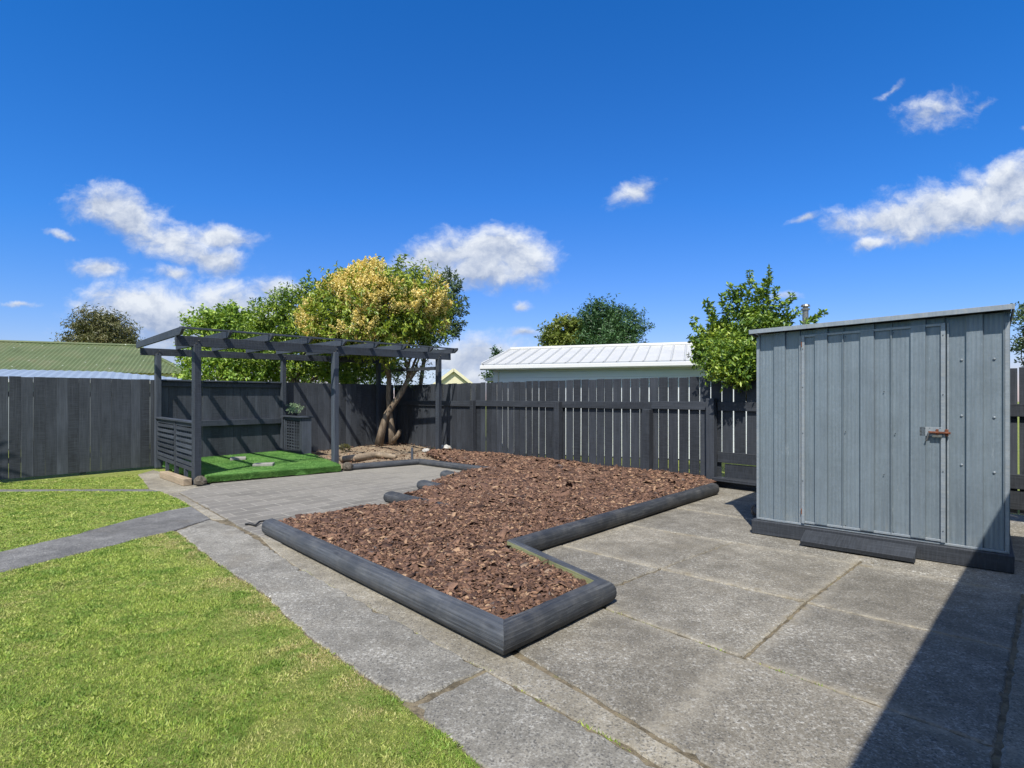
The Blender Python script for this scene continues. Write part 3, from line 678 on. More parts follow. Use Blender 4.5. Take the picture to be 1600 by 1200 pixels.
def mulch():
    poly = [tuple(p) for p in BP]
    st = .05; xs = np.arange(min(p[0] for p in poly), max(p[0] for p in poly), st); ys = np.arange(min(p[1] for p in poly), max(p[1] for p in poly), st)
    X, Y = np.meshgrid(xs, ys); P = np.column_stack([X.ravel(), Y.ravel()]); Z = bark_h(P) - .012
    nx = len(xs); idx = np.arange(len(P)).reshape(X.shape); q = np.stack([idx[:-1, :-1], idx[:-1, 1:], idx[1:, 1:], idx[1:, :-1]], -1).reshape(-1, 4)
    cen = P[q].mean(1); q = q[inpoly(cen, poly)]
    V0 = np.column_stack([P, Z]); used = np.unique(q); remap = -np.ones(len(P), int); remap[used] = np.arange(len(used)); V0 = V0[used]; q = remap[q]
    area = polyarea(poly); C = scatter(poly, int(area * 2700)); d = np.linalg.norm(C, axis=1)
    C = C[rng.random(len(C)) < np.clip(1.25 - d / 14, .38, 1)]
    extra = []                       # a few strays on the concrete
    for i in list(free) + [0, 1, 2, 3]:
        a = np.array(BP[i]); b = np.array(BP[(i + 1) % len(BP)]); m = int(np.linalg.norm(b - a) * 5); t = rng.random(m)[:, None]; 
        if i in free: extra.append(a + (b - a) * t + rng.normal(0, .07, (m, 2)))
    E = np.vstack(extra); C = np.vstack([C, E]); N = len(C); ne = len(E)
    z = bark_h(C); far = np.linalg.norm(C, axis=1)
    ins = inpoly(C, poly); z[~ins] = .012
    dl_ = np.full(N, 9.0)
    for i in (0, 1, 2, 3): dl_ = np.minimum(dl_, segdist(C, BP[i], BP[i + 1]))
    tight = np.clip(dl_ / .05, .25, 1)
    z = z + rng.uniform(-.008, .012, N) * ins
    s = np.clip(far / 6, 1, 1.7)
    L = rng.lognormal(math.log(.0175), .46, N) * s * np.clip(tight, .6, 1); Wd = L * rng.uniform(.35, .75, N); H = rng.uniform(.0025, .006, N) * s
    an = rng.uniform(0, 6.283, N); pit = rng.normal(0, .33, N); rol = rng.normal(0, .35, N); pit[~ins] *= .2; rol[~ins] *= .2
    long = rng.random(N) < .035; L[long] *= 1.9; Wd[long] *= .35
    base = np.array([[-1, -.8, -1], [-.2, -1, -1], [1, -.6, -1], [.9, .7, -1], [.1, 1, -1], [-.9, .6, -1]], float)
    k = len(base); top = base.copy(); top[:, 2] = 1; top[:, :2] *= .86; sh = np.vstack([base, top])
    Q = sh[None] + rng.normal(0, .16, (N, 2 * k, 3)) * np.array([1, 1, .6]); bend = rng.normal(0, .5, N)
    x = Q[:, :, 0] * L[:, None]; y = Q[:, :, 1] * Wd[:, None]; zz = Q[:, :, 2] * H[:, None] + (Q[:, :, 0] ** 2) * (bend * .006)[:, None]
    cp, sp_ = np.cos(pit)[:, None], np.sin(pit)[:, None]; x, zz = x * cp - zz * sp_, x * sp_ + zz * cp
    cr_, sr = np.cos(rol)[:, None], np.sin(rol)[:, None]; y, zz = y * cr_ - zz * sr, y * sr + zz * cr_
    ca, sa = np.cos(an)[:, None], np.sin(an)[:, None]; x, y = x * ca - y * sa, x * sa + y * ca
    V = np.stack([x + C[:, :1], y + C[:, 1:2], zz + z[:, None] + .004], -1).reshape(-1, 3)
    tri = []
    for i in range(k):
        j = (i + 1) % k; tri.append((i, j, j + k)); tri.append((i, j + k, i + k))
    for i in range(1, k - 1): tri.append((k, k + i, k + i + 1))
    T = (np.array(tri)[None] + (np.arange(N) * 2 * k)[:, None, None]).reshape(-1, 3)
    T0 = np.vstack([q[:, :3], q[:, [0, 2, 3]]]); V = np.vstack([V0, V]); T = np.vstack([T0, T + len(V0)])
    o = npmesh('bark_mulch', V, T, 'chips'); o['kind'] = 'stuff'; tagp(o, 'reddish brown bark chips filling the log edged garden bed', 'bark mulch')
mulch()

# ------------------------------------------------------------------ fences
FA = Vector((-9.09, 9.66)); FU = Vector((1, 1.257)); FC = FA + FU * 5.50       # side fence start, direction, corner
fu = FU.normalized(); fn = Vector((fu.y, -fu.x))                               # fn points into the yard
BC = FC.copy(); BU = Vector((1, -1.045)); bu = BU.normalized(); bn = Vector((bu.y, bu.x)) * -1; bn = Vector((-abs(bu.y), -abs(bu.x)))
def v3(p, z): return Vector((p[0], p[1], z))
sf = thing('paling_fence', 'charcoal fence of wide close boards along the left side behind the pergola', 'fence', v3(FA, 0))
x = -4.2; L_end = (FC - FA).length
k = 0
while x < L_end - .05:
    w = random.uniform(.160, .176) ; gap = random.choice([.0008, .001, .0015, .003, .004, .006])
    c = FA + fu * (x + w / 2); zt = 1.865 + random.uniform(-.006, .006); zb = .03
    mb = MB(); mb.beam(v3(c, zb), v3(c + fu * random.uniform(-.004, .004), zt), .02, w, up=v3(fu, 0)); mb.build('board', 'paint_fence', sf, bevel=.002)
    x += w + gap
for z in (.35, 1.55):
    mb = MB(); p0 = FA + fu * -4.2 - fn * .04; p1 = FC - fn * .04; mb.beam(v3(p0, z), v3(p1, z), .05, .09); mb.build('rail', 'paint_fence', sf)
x = -4.0
while x < L_end:
    c = FA + fu * x - fn * .12; mb = MB(); mb.beam(v3(c, 0), v3(c, 1.75), .1, .1, up=v3(fu, 0)); mb.build('post', 'paint_fence', sf); x += 2.6
# face rails in the pergola bay, on the yard side
s0 = (Vector((-7.54, 11.6)) - FA).dot(fu) + .05; s1 = (Vector((-5.83, 13.76)) - FA).dot(fu)
mb = MB(); mb.beam(v3(FA + fu * s0 + fn * .05, 1.855), v3(FA + fu * s1 + fn * .05, 1.855), .13, .035); mb.beam(v3(FA + fu * s0 + fn * .035, 1.775), v3(FA + fu * s1 + fn * .035, 1.775), .045, .10); mb.build('cap_rail', 'paint', sf, bevel=.003)
mb = MB(); mb.beam(v3(FA + fu * s0 + fn * .06, .90), v3(FA + fu * s1 + fn * .06, .90), .09, .13); mb.build('face_rail', 'paint', sf, bevel=.003)

bf = thing('picket_fence', 'black picket fence with open gaps behind the bark garden and the metal shed', 'fence', v3(BC, 0))
x = .03; Lb = 15.2
shed_x = (Vector((3.43, 9.2)) - BC).dot(bu)
while x < Lb:
    w = random.uniform(.172, .190); gap = random.uniform(.010, .020) if x > 1.2 else .006
    if x > 4: gap = random.uniform(.014, .028)
    c = BC + bu * (x + w / 2); zt = 1.85 + random.uniform(-.012, .012); zb = random.uniform(.06, .09) if x < shed_x else .46
    if x > Lb - 3.5: zb = .1
    mb = MB(); mb.beam(v3(c, zb), v3(c + bu * random.uniform(-.006, .006), zt), .02, w, up=v3(bu, 0), jit=.002); mb.build('picket', 'paint_black', bf, bevel=.002)
    x += w + gap
posts_px = [743, 877, 1016, 1116]
def on_back(px):
    r = (px - 800) / F; t = (r * BC.y - BC.x) / (1 + 1.045 * r); return BC + BU * t
PB = [on_back(p) for p in posts_px]
nxt = [BC + bu * 2.2 * 0 + bu * .15] + PB
tops = [1.42, 1.42, 1.40, 1.27, 1.47]
for i, p in enumerate(nxt):
    w = (.10, .12, .14, .15, .14)[i]; mb = MB(); c = p + bn * (.03 + w / 2); mb.beam(v3(c, 0), v3(c + bu * random.uniform(-.01, .01), tops[i]), w, w, up=v3(bu, 0), jit=.008)
    mb.build('post', 'paint_black', bf, bevel=.006)
def rail(p0, p1, z, h=.14, w=.048, off=.036, name='rail', jit=.003):
    mb = MB(); mb.beam(v3(p0 + bn * off, z), v3(p1 + bn * off, z), w, h, jit=jit); mb.build(name, 'paint_black', bf, bevel=.004)
def along_b(a, b, e0=.0, e1=.0): return a + bu * e0, b + bu * e1
for (a, b, z) in ((nxt[0], PB[0], 1.32), (PB[0], PB[1], 1.335), (PB[1], PB[2], 1.335), (PB[2], PB[3], 1.345)):
    q0, q1 = along_b(a, b, .07, -.07 if b is not PB[2] else .05); 
    if a is PB[2]: q0 = a + bu * .055
    rail(q0, q1, z)
endp = BC + bu * Lb; rail(*along_b(PB[3], endp, .08, 0), 1.34, .15)
rail(*along_b(PB[3], endp, .08, 0), .49, .17)
mb = MB(); q0, q1 = along_b(PB[3], endp, .2, -1); mb.beam(v3(q0 + bn * .02, .27), v3(q1 + bn * .02, .265), .04, .225); mb.build('plinth_board', 'paint_black', bf, bevel=.004)
q0, q1 = along_b(PB[3], PB[3], .08, 1.2); mb = MB(); mb.beam(v3(q0 + bn * .13, .14), v3(q1 + bn * .13, .13), .26, .05, jit=.006); mb.beam(v3(q0 + bn * .05, .055), v3(q1 + bn * .05, .055), .05, .11)
ts = mb.build('timber_ledge', 'paint_black', origin=v3(q0, 0), bevel=.004); tagp(ts, 'low black plank ledge at the foot of the fence beside the shed', 'ledge')

# ------------------------------------------------------------------ pergola
P1 = Vector((-5.4, 9.31)); pdv = Vector((.611, .791)).normalized(); P2 = P1 + pdv * 2.73; P3 = P1 + pdv * 5.77
B1 = Vector((-7.50, 11.52)); B2 = Vector((-5.76, 13.70)); B3 = Vector((-3.93, 16.0)); bdv = (B3 - B1).normalized()
pr = thing('pergola', 'open charcoal timber pergola with rafters over green turf', 'pergola', v3(P1, 0))
def ztop(p): return 2.53 + .016 * (p - P1).dot(pdv)
for p in (P1, P2, P3):
    mb = MB(); mb.beam(v3(p, .0), v3(p, ztop(p) - .14), .115, .115, up=v3(pdv, 0), jit=.002); mb.build('post', 'paint', pr, bevel=.006)
for p in (B1, B2, B3):
    mb = MB(); mb.beam(v3(p, .0), v3(p, ztop(p) - .13), .105, .105, up=v3(pdv, 0), jit=.002); mb.build('post', 'paint', pr, bevel=.006)
def bm2(name, p0, p1, z0, z1, w, h): mb = MB(); mb.beam(v3(p0, z0), v3(p1, z1), w, h); return mb.build(name, 'paint', pr, bevel=.005)
f0 = P1 - pdv * .33; f1 = P3 + pdv * .42
bm2('front_beam', f0, f1, ztop(f0) - .085, ztop(f1) - .085, .055, .17)
g0 = B1 - bdv * .32; g1 = B3 + bdv * .2
bm2('back_beam', g0, g1, 2.44, 2.56, .05, .15)
mb = MB(); mb.beam(v3(P3 + Vector((-.08, .08)), 2.23), v3(B3 + Vector((.07, -.07)), 2.26), .045, .085); mb.build('cross_beam', 'paint', pr, bevel=.003)
def lerp(a, b, t): return a + (b - a) * t
rt = [-.055, .066, .187, .308, .429, .550, .671, .792, .913, 1.02][:10]
tipx = [286, 361, 427, 488, 541, 592, 635, 677, 715]
nr = 9
for i in range(nr):
    # front tip on a line parallel to the beam, .38 m out
    line0 = P1 + Vector((pdv.y, -pdv.x)) * .40; FPS = FPS if i else []; r = (tipx[i] - 800) / F
    t = (r * line0.y - line0.x) / (pdv.x - r * pdv.y); fp = line0 + pdv * t
    s = (fp - f0).dot(pdv) / (f1 - f0).length; bp = lerp(g0, g1 + bdv * .2, s * .985) + Vector((bdv.y, -bdv.x)) * -.06
    zf = ztop(fp) + .052; zb_ = 2.515 + .12 * s + .055
    FPS.append((fp, zf))
    if i == nr - 1: bp = lerp(fp, bp, .55)
    d = v3(fp, zf) - v3(bp, zb_); L = d.length; d.normalize(); side = Vector((-d.y, d.x, 0)).normalized(); up = d.cross(side); up = up if up.z > 0 else -up
    h = .125; w = .045; prof = [(0, 0), (L - .12, 0), (L - .03, h * .42), (L, h * .62), (L, h), (0, h), (-.0, h * .4)]
    o0 = v3(bp, zb_) - up * h / 2
    vs = [o0 + d * a + up * b + side * sgn * w / 2 for sgn in (-1, 1) for (a, b) in prof]; n = len(prof)
    fs = [tuple(range(n)), tuple(range(2 * n - 1, n - 1, -1))] + [(k2, (k2 + n), (k2 + 1) % n + n, (k2 + 1) % n) for k2 in range(n)]
    pp = prof + prof; uo = random.random() * 5
    uvs = [[(pp[k2][0] + uo, pp[k2][1]) for k2 in f] for f in fs[:2]] + [[(pp[k2][0] + uo, 0), (pp[k2][0] + uo, w), (pp[(k2 + 1) % n][0] + uo, w), (pp[(k2 + 1) % n][0] + uo, 0)] for k2 in range(n)]
    mb = MB(); mb.add(vs, fs, uvs); mb.build('rafter', 'paint', pr, bevel=.003)
bk_ = -Vector((pdv.y, -pdv.x)) * .13
mb = MB(); mb.beam(v3(FPS[0][0] + bk_, FPS[0][1] + .055), v3(FPS[-1][0] + bk_, FPS[-1][1] + .05), .045, .032); mb.build('batten', 'paint', pr, bevel=.003)
for p in (P1, P2, P3, B1, B2):   # coach bolts
    for k2 in range(2):
        c = v3(p, ztop(p) - .07 - .05 * k2) + Vector((pdv.y, -pdv.x, 0)) * (.062 if p in (P1, P2, P3) else .06) + Vector((pdv.x, pdv.y, 0)) * (.02 - .04 * k2)
        mb = MB(); mb.tube([c - Vector((pdv.y, -pdv.x, 0)) * .03, c], .011, 8); mb.build('bolt', 'steel', pr)

# lattice end panel between the left posts
def lattice(name, parent, a, b, z0, z1, nh, nv, w=.03, mat='paint', rail=.07, vin=True, hth=.010, hoff=.009, vw=None):
    a = Vector(a[:2]); b = Vector(b[:2]); d = (b - a).normalized(); nrm = Vector((d.y, -d.x)); L = (b - a).length
    fr = MB(); fr.beam(v3(a, z0 + rail / 2), v3(b, z0 + rail / 2), .045, rail); fr.beam(v3(a, z1 - rail / 2), v3(b, z1 - rail / 2), .045, rail)
    for e in (a + d * .03, b - d * .03): fr.beam(v3(e, z0 + rail), v3(e, z1 - rail), .045, .06, up=v3(d, 0))
    o = fr.build(name, mat, parent, bevel=.003)
    la = MB()
    for i in range(nh):
        z = z0 + rail + (z1 - z0 - 2 * rail) * (i + .5) / nh; la.beam(v3(a + d * .05 + nrm * hoff, z), v3(b - d * .05 + nrm * hoff, z), hth, w)
    for i in range(nv):
        p = a + d * (.06 + (L - .12) * (i + .5) / nv) - nrm * .003; la.beam(v3(p, z0 + rail), v3(p, z1 - rail), .010, w if vw is None else vw, up=v3(d, 0))
    la.build('lattice', mat, o); return o
dl = (B1 - P1).normalized(); a = P1 + dl * .06; b = B1 - dl * .06; mid = lerp(a, b, .46)
lattice('side_panel', pr, a, mid - dl * .035, .20, 1.04, 7, 8, .050, hth=.030, hoff=-.020, vw=.024); lattice('side_panel', pr, mid + dl * .035, b, .20, 1.04, 7, 8, .050, hth=.030, hoff=-.020, vw=.024)
mb = MB(); mb.beam(v3(a, 1.06), v3(b, 1.06), .12, .035); mb.build('top_rail', 'paint', pr, bevel=.003)
mb = MB(); mb.beam(v3(mid, .02), v3(mid, 1.04), .065, .065, up=v3(dl, 0)); mb.build('stud', 'paint', pr, bevel=.003)
for t in (.22, .72): q = lerp(a, b, t); mb = MB(); mb.beam(v3(q, .02), v3(q, .20), .06, .05, up=v3(dl, 0)); mb.build('foot', 'paint', pr, bevel=.003)

# screen planter at the back post
S0 = B2 + Vector((.06, -.06)); sdv = (P2 - B2).normalized(); S1 = S0 + sdv * 1.12; spn = Vector((-sdv.y, sdv.x)) ; spn = spn if spn.x > 0 else -spn
pl = thing('planter_stand', 'tall narrow charcoal stand with lattice side and shelf top by the back pergola post', 'planter', v3(S0, .0))
lattice('side_panel', pl, S1, S0, .14, 1.0, 10, 6, .034)
q = S1 + spn * .11; mb = MB(); mb.beam(v3(q, .1), v3(q, 1.0), .025, .22, up=v3(spn, 0)); mb.build('end_board', 'paint', pl, bevel=.003)
q0_ = S0 + spn * .22; q1_ = S1 + spn * .22 - sdv * .02; mb = MB(); mb.beam(v3(q0_, .55), v3(q1_, .55), .022, .9); mb.build('back_board', 'paint', pl, bevel=.003)
mb = MB(); mb.beam(v3(S0 + spn * .10 - sdv * .0, 1.018), v3(S1 + spn * .10 + sdv * .05, 1.018), .34, .03); mb.build('shelf', 'paint', pl, bevel=.003)

# ------------------------------------------------------------------ foliage tools
def unit(a): return a / np.maximum(np.linalg.norm(a, axis=-1, keepdims=True), 1e-9)
def twigs(O, D, Ln, k, size, asp=.42, spread=.9, droop=0.0, up=.35):
    """k leaves along every twig: O origins, D directions, Ln lengths"""
    n = len(O); t = (np.arange(k) + rng.uniform(.1, .9, (n, k))) / k
    P = O[:, None] + D[:, None] * (Ln[:, None] * t)[..., None] + rng.normal(0, 1, (n, k, 3)) * (Ln[:, None, None] * .05)
    P = P.reshape(-1, 3); Dd = np.repeat(D, k, 0); N = len(P)
    perp = unit(np.cross(Dd, rng.normal(0, 1, (N, 3)))); ax = unit(Dd * .55 + perp * spread + np.array([0, 0, -droop]) + rng.normal(0, .2, (N, 3)))
    nrm = unit(rng.normal(0, .55, (N, 3)) + np.array([0, 0, up]) + Dd * .3); wd = unit(np.cross(ax, nrm)); nr_ = unit(np.cross(wd, ax))
    s = size * rng.uniform(.65, 1.3, N); L = s[:, None]; w = (s * asp * rng.uniform(.8, 1.2, N) / 2)[:, None]
    a = P; tip = P + ax * L - nr_ * L * .12; l = P + ax * L * .48 + wd * w + nr_ * w * .5; r = P + ax * L * .48 - wd * w + nr_ * w * .5
    V = np.stack([a, r, tip, l], 1).reshape(-1, 3); b = np.arange(N)[:, None] * 4
    T = np.concatenate([b + np.array([[0, 1, 2]]), b + np.array([[0, 2, 3]])], 1).reshape(-1, 3)
    return V, T
def join(parts):
    Vs = []; Ts = []; o = 0
    for V, T in parts: Vs.append(V); Ts.append(T + o); o += len(V)
    return np.vstack(Vs), np.vstack(Ts)
def lump(D, ph, amp=.22):
    return 1 + amp * (np.sin(D[:, 0] * 5 + ph) * np.sin(D[:, 1] * 6 + ph * 2) + .8 * np.sin(D[:, 2] * 7 + ph * 3 + D[:, 0] * 3) + .5 * np.sin(D[:, 0] * 13 + ph) * np.sin(D[:, 2] * 11))
def crown(blobs, ntw, k, size, tl=(.15, .4), shell=.45, upw=.35, amp=.22, cut=None, **kw):
    """blobs: (centre, radii). Twigs through the crown's volume, denser to the outside."""
    vol = np.array([b[1][0] * b[1][1] * b[1][2] for b in blobs]) ** .75; cnt = rng.multinomial(ntw, vol / vol.sum()); Os = []; Ds = []
    for (c, r), m in zip(blobs, cnt):
        D = unit(rng.normal(0, 1, (m, 3))); rr = rng.uniform(shell, 1.0, m) ** .8 * lump(D, c[0] * 3 + c[2], amp)
        # random gaps: drop twigs in some pockets
        O = np.array(c) + D * np.array(r) * rr[:, None]
        g = np.sin(O[:, 0] * 4.3 / max(r[0], .6)) + np.sin(O[:, 1] * 5.1 / max(r[0], .6) + 1) + np.sin(O[:, 2] * 6.2 / max(r[0], .6) + 2) + rng.normal(0, .6, m)
        kp = g > -1.5; Os.append(O[kp]); Ds.append(unit(D * .8 + rng.normal(0, .45, (m, 3)) + np.array([0, 0, upw]))[kp])
    O = np.vstack(Os); D = np.vstack(Ds)
    if cut is not None: kp = cut(O); O = O[kp]; D = D[kp]
    return twigs(O, D, rng.uniform(tl[0], tl[1], len(O)), k, size, **kw)
def shoots(pts, size, k=26, per=.05, tw=.20, **kw):
    """upright leafy leaders: list of (base, tip)"""
    parts = []
    for a, b in pts:
        a = np.array(a, float); b = np.array(b, float); L = np.linalg.norm(b - a); m = max(4, int(L / per)); t = np.linspace(0, 1, m)[:, None]
        O = a + (b - a) * t + rng.normal(0, .015, (m, 3)); D = unit((b - a)[None] * .8 / L + rng.normal(0, .55, (m, 3))); Ln = (tw * (1 - t[:, 0]) + .05)
        parts.append(twigs(O, D, Ln, 6, size, **kw))
    return join(parts)
def limbs(mb, base, targets, r0, fork=.5, seg=7, jit=.12):
    base = Vector(base)
    for tgt in targets:
        t = Vector(tgt); pts = []; rad = []
        for k2 in range(8):
            s = k2 / 7; p = base.lerp(t, s); e = math.sin(s * 3.14) * jit * (t - base).length
            pts.append(p + Vector((random.uniform(-1, 1), random.uniform(-1, 1), random.uniform(-.2, 1))) * e * .5); rad.append(r0 * (1 - .8 * s))
        pts[0] = base; mb.tube(pts, rad, seg, .08)
def pw(px, py, Y): return tuple(A(px, py, Y))
def bl(px, py, Y, rx, ry, rz=None):      # crown lobe given by bearing, half width / height in photo pixels at its depth
    return (pw(px, py, Y), (rx / F * Y, (rz if rz else rx * .85) / F * Y, ry / F * Y))
def tree(name, label, base, blobs, leaf, ntw, k, size, cat='tree', trunk_r=.12, group=None, sh=None, extra=None, shk=None, limb_n=6, **kw):
    t = thing(name, label, cat, base, group); parts = [crown(blobs, ntw, k, size, **kw)]
    if sh: parts.append(shoots(sh, size, **(shk or {})))
    V, T = join(parts); npmesh('crown', V, T, leaf, t)
    mb = MB(); mb.smooth = True; cs = [Vector(b[0]) for b in blobs]; low = Vector(base); cen = sum(cs, Vector()) / len(cs); forkp = low.lerp(Vector((cen.x, cen.y, min(c.z for c in cs))), .75)
    mb.tube([low, low.lerp(forkp, .5) + Vector((.04, 0, 0)), forkp], [trunk_r, trunk_r * .85, trunk_r * .75], 9, .06)
    tg = []
    for c, r in blobs:
        for j in range(max(1, limb_n // len(blobs))):
            d = np.array([random.gauss(0, 1), random.gauss(0, 1), abs(random.gauss(0, 1))]); d /= np.linalg.norm(d); tg.append(Vector(c) + Vector([r[i] * d[i] * .8 for i in range(3)]))
    limbs(mb, forkp, tg, trunk_r * .5); mb.build('trunk', 'trunk', t); return t

# flowering tree in the corner
TY = 15.2
tb = G(600, 696, .06)
ft = thing('flowering_tree', 'domed tree covered in cream blossom with twin leaning trunks in the fence corner', 'tree', tb)
fb = [bl(595, 474, TY, 100, 54), bl(530, 520, TY - .2, 50, 26), bl(590, 535, TY - .3, 50, 20), bl(540, 478, TY - .3, 58, 42), bl(650, 470, TY, 52, 50), bl(600, 442, TY, 70, 30), bl(510, 500, TY - .2, 40, 38), bl(660, 510, TY + .3, 42, 34), bl(570, 510, TY - .5, 70, 32)]
fb = [(c_, tuple(v_ * .9 for v_ in r_)) for c_, r_ in fb]; fb = [((c_[0], c_[1], c_[2] - .06), (r_[0], r_[1], r_[2] * 1.0)) for c_, r_ in fb]
V, T = crown(fb, 3300, 9, .135, tl=(.2, .5), shell=.5, amp=.2, asp=.32, droop=.35, upw=.1); npmesh('crown', V, T, 'leaf_main', ft)
def blossoms():
    n = 1000; parts = []; Os = []
    for (c, r), m in zip(fb, (330, 90, 30, 170, 130, 260, 90, 40, 110)):
        D = rng.normal(0, 1, (m * 3, 3)); D[:, 1] = -np.abs(D[:, 1]) * .9; D = unit(D); D = D[(D[:, 2] > -.45)][:m]; Os.append((np.array(c) + D * np.array(r) * .96, D))
    O = np.vstack([a for a, b in Os]); D = unit(np.vstack([b for a, b in Os]) + np.array([0, 0, .9]))
    cl = np.sin(O[:, 0] * 3.1 + 1.0) + np.sin(O[:, 2] * 4.2 + O[:, 0]) + rng.normal(0, .55, len(O)); kp = cl > -.15; O = O[kp]; D = D[kp]
    # each panicle: a cone of tiny florets
    m = len(O); k2 = 70; t = rng.random((m, k2)); L = rng.uniform(.18, .34, m)[:, None]; rad = (1 - t) * .125 + .01
    P = O[:, None] + D[:, None] * (L * t)[..., None] + unit(rng.normal(0, 1, (m, k2, 3))) * rad[..., None]; P = P.reshape(-1, 3); N = len(P)
    s = .020; a = unit(rng.normal(0, 1, (N, 3))); b = unit(np.cross(a, rng.normal(0, 1, (N, 3)))); V = np.stack([P - a * s, P + b * s, P + a * s, P - b * s], 1).reshape(-1, 3); q = np.arange(N)[:, None] * 4
    T = np.concatenate([q + np.array([[0, 1, 2]]), q + np.array([[0, 2, 3]])], 1).reshape(-1, 3); return V, T
V, T = blossoms(); npmesh('blossom', V, T, 'blossom', ft)
mb = MB(); mb.smooth = True
mb.tube([A(592, 692, 15.2) + Vector((0, 0, -.05)), A(598, 668, 15.2), A(604, 648, 15.2), A(616, 630, 15.2), A(628, 612, 15.2), A(636, 597, 15.3), A(650, 575, 15.3)], [.13, .10, .09, .085, .08, .065, .05], 10, .07)
mb.tube([A(613, 692, 15.3) + Vector((0, 0, -.05)), A(612, 670, 15.3), A(609, 648, 15.3), A(607, 620, 15.35), A(608, 590, 15.3), A(606, 560, 15.3), A(600, 520, 15.3)], [.12, .09, .075, .07, .065, .055, .04], 10, .07)
mb.tube([A(613, 690, 15.1), A(622, 680, 15.05), A(625, 672, 15.0)], [.07, .06, .045], 8, .1)
mb.tube([A(608, 590, 15.3), A(602, 572, 15.2), A(592, 555, 15.1), A(580, 520, 15)], [.075, .065, .05, .03], 8, .07)
limbs(mb, A(607, 560, 15.3), [A(560, 470, 15), A(520, 500, 15), A(600, 440, 15.2), A(640, 460, 15.3)], .06)
limbs(mb, A(636, 597, 15.3), [A(655, 520, 15.4), A(680, 500, 15.5), A(670, 560, 15.2), A(640, 480, 15.4), A(665, 545, 15.6)], .05)
mb.build('trunk', 'trunk', ft)
# thin grey twiggy skirt below the right side of the crown
V, T = crown([bl(645, 566, 15.2, 32, 30), bl(632, 590, 15.3, 26, 14)], 230, 6, .07, tl=(.15, .35), asp=.4); npmesh('low_foliage', V, T, 'leaf_olive', ft, )

tree('olive_tree', 'feathery grey green tree leaning out to the right behind the blossom tree', v3(A(640, 600, 17)[:2], 0), [bl(675, 505, 16.6, 34, 34), bl(690, 470, 16.8, 26, 30), bl(650, 490, 17, 30, 45)], 'leaf_olive', 1000, 9, .11, asp=.3, trunk_r=.08, upw=.7,
     sh=[(pw(690, 500, 16.6), pw(727, 465, 16.5)), (pw(695, 480, 16.6), pw(722, 440, 16.5)), (pw(690, 470, 16.6), pw(703, 424, 16.5)), (pw(690, 500, 16.6), pw(729, 490, 16.5)), (pw(700, 500, 16.5), pw(718, 515, 16.4)), (pw(700, 470, 16.6), pw(716, 450, 16.5)), (pw(680, 470, 16.6), pw(699, 420, 16.5)), (pw(690, 520, 16.4), pw(716, 520, 16.3)), (pw(695, 490, 16.4), pw(730, 478, 16.3)), (pw(700, 480, 16.4), pw(714, 428, 16.3)), (pw(700, 510, 16.4), pw(727, 505, 16.3))], shk=dict(asp=.34, per=.03))
tree('laurel_tree', 'dense green laurel with pointed leaders between the pergola and the blossom tree', v3(A(450, 600, 16)[:2], 0),
     [bl(440, 510, 16, 45, 44), bl(470, 490, 16.2, 36, 44), bl(410, 540, 16, 44, 44), bl(480, 560, 16, 50, 36), bl(540, 575, 16.6, 60, 28)], 'leaf_laurel', 2600, 9, .10, trunk_r=.12, upw=.6,
     sh=[(pw(430, 500, 16), pw(424, 458, 16)), (pw(425, 500, 16), pw(408, 468, 16)), (pw(445, 500, 16), pw(440, 456, 16)), (pw(450, 500, 16), pw(452, 466, 16)), (pw(482, 480, 16.2), pw(484, 428, 16.2)), (pw(475, 480, 16.2), pw(473, 440, 16.2)), (pw(490, 480, 16.2), pw(494, 440, 16.2)), (pw(405, 510, 16), pw(394, 480, 16)), (pw(460, 480, 16), pw(464, 455, 16))])
tree('broadleaf_shrub', 'yellow green rounded shrub over the fence behind the left end of the pergola', v3(A(340, 600, 17)[:2], 0),
     [bl(320, 530, 17, 30, 38), bl(355, 510, 17, 34, 24), bl(380, 540, 17, 40, 44), bl(330, 575, 16.6, 44, 26), bl(395, 575, 16.4, 48, 28), bl(318, 500, 17, 14, 12), bl(370, 497, 17, 20, 11)], 'leaf_bright', 2300, 8, .12, asp=.55, trunk_r=.12, upw=.3)
tree('hedge_tree', 'shaded green hedge tree seen under the right half of the pergola beam', v3(A(560, 600, 18)[:2], 0), [bl(520, 560, 18, 52, 40), bl(575, 570, 18, 50, 34), bl(450, 578, 17.6, 50, 24), bl(600, 555, 18.2, 30, 34)], 'leaf_bright', 1900, 8, .11, trunk_r=.12)
tree('willow_tree', 'brownish olive drooping tree above the green roof at far left', v3(A(158, 600, 38)[:2], 0), [bl(150, 505, 38, 22, 19), bl(172, 515, 38, 26, 24), bl(128, 525, 38, 20, 22), bl(190, 530, 38, 20, 18), bl(160, 545, 38, 40, 16)], 'leaf_brown', 2100, 9, .22, asp=.3, trunk_r=.3, tl=(.4, .9), upw=-.3, droop=.6)
tree('garden_tree', 'yellow green round tree behind the white garage roof, left of the dark conifer', v3(A(885, 600, 34)[:2], 0), [bl(885, 525, 34, 30, 22), bl(865, 535, 34, 18, 12), bl(905, 530, 34, 22, 22)], 'leaf_yellowgreen', 1300, 8, .22, trunk_r=.25, tl=(.3, .6))
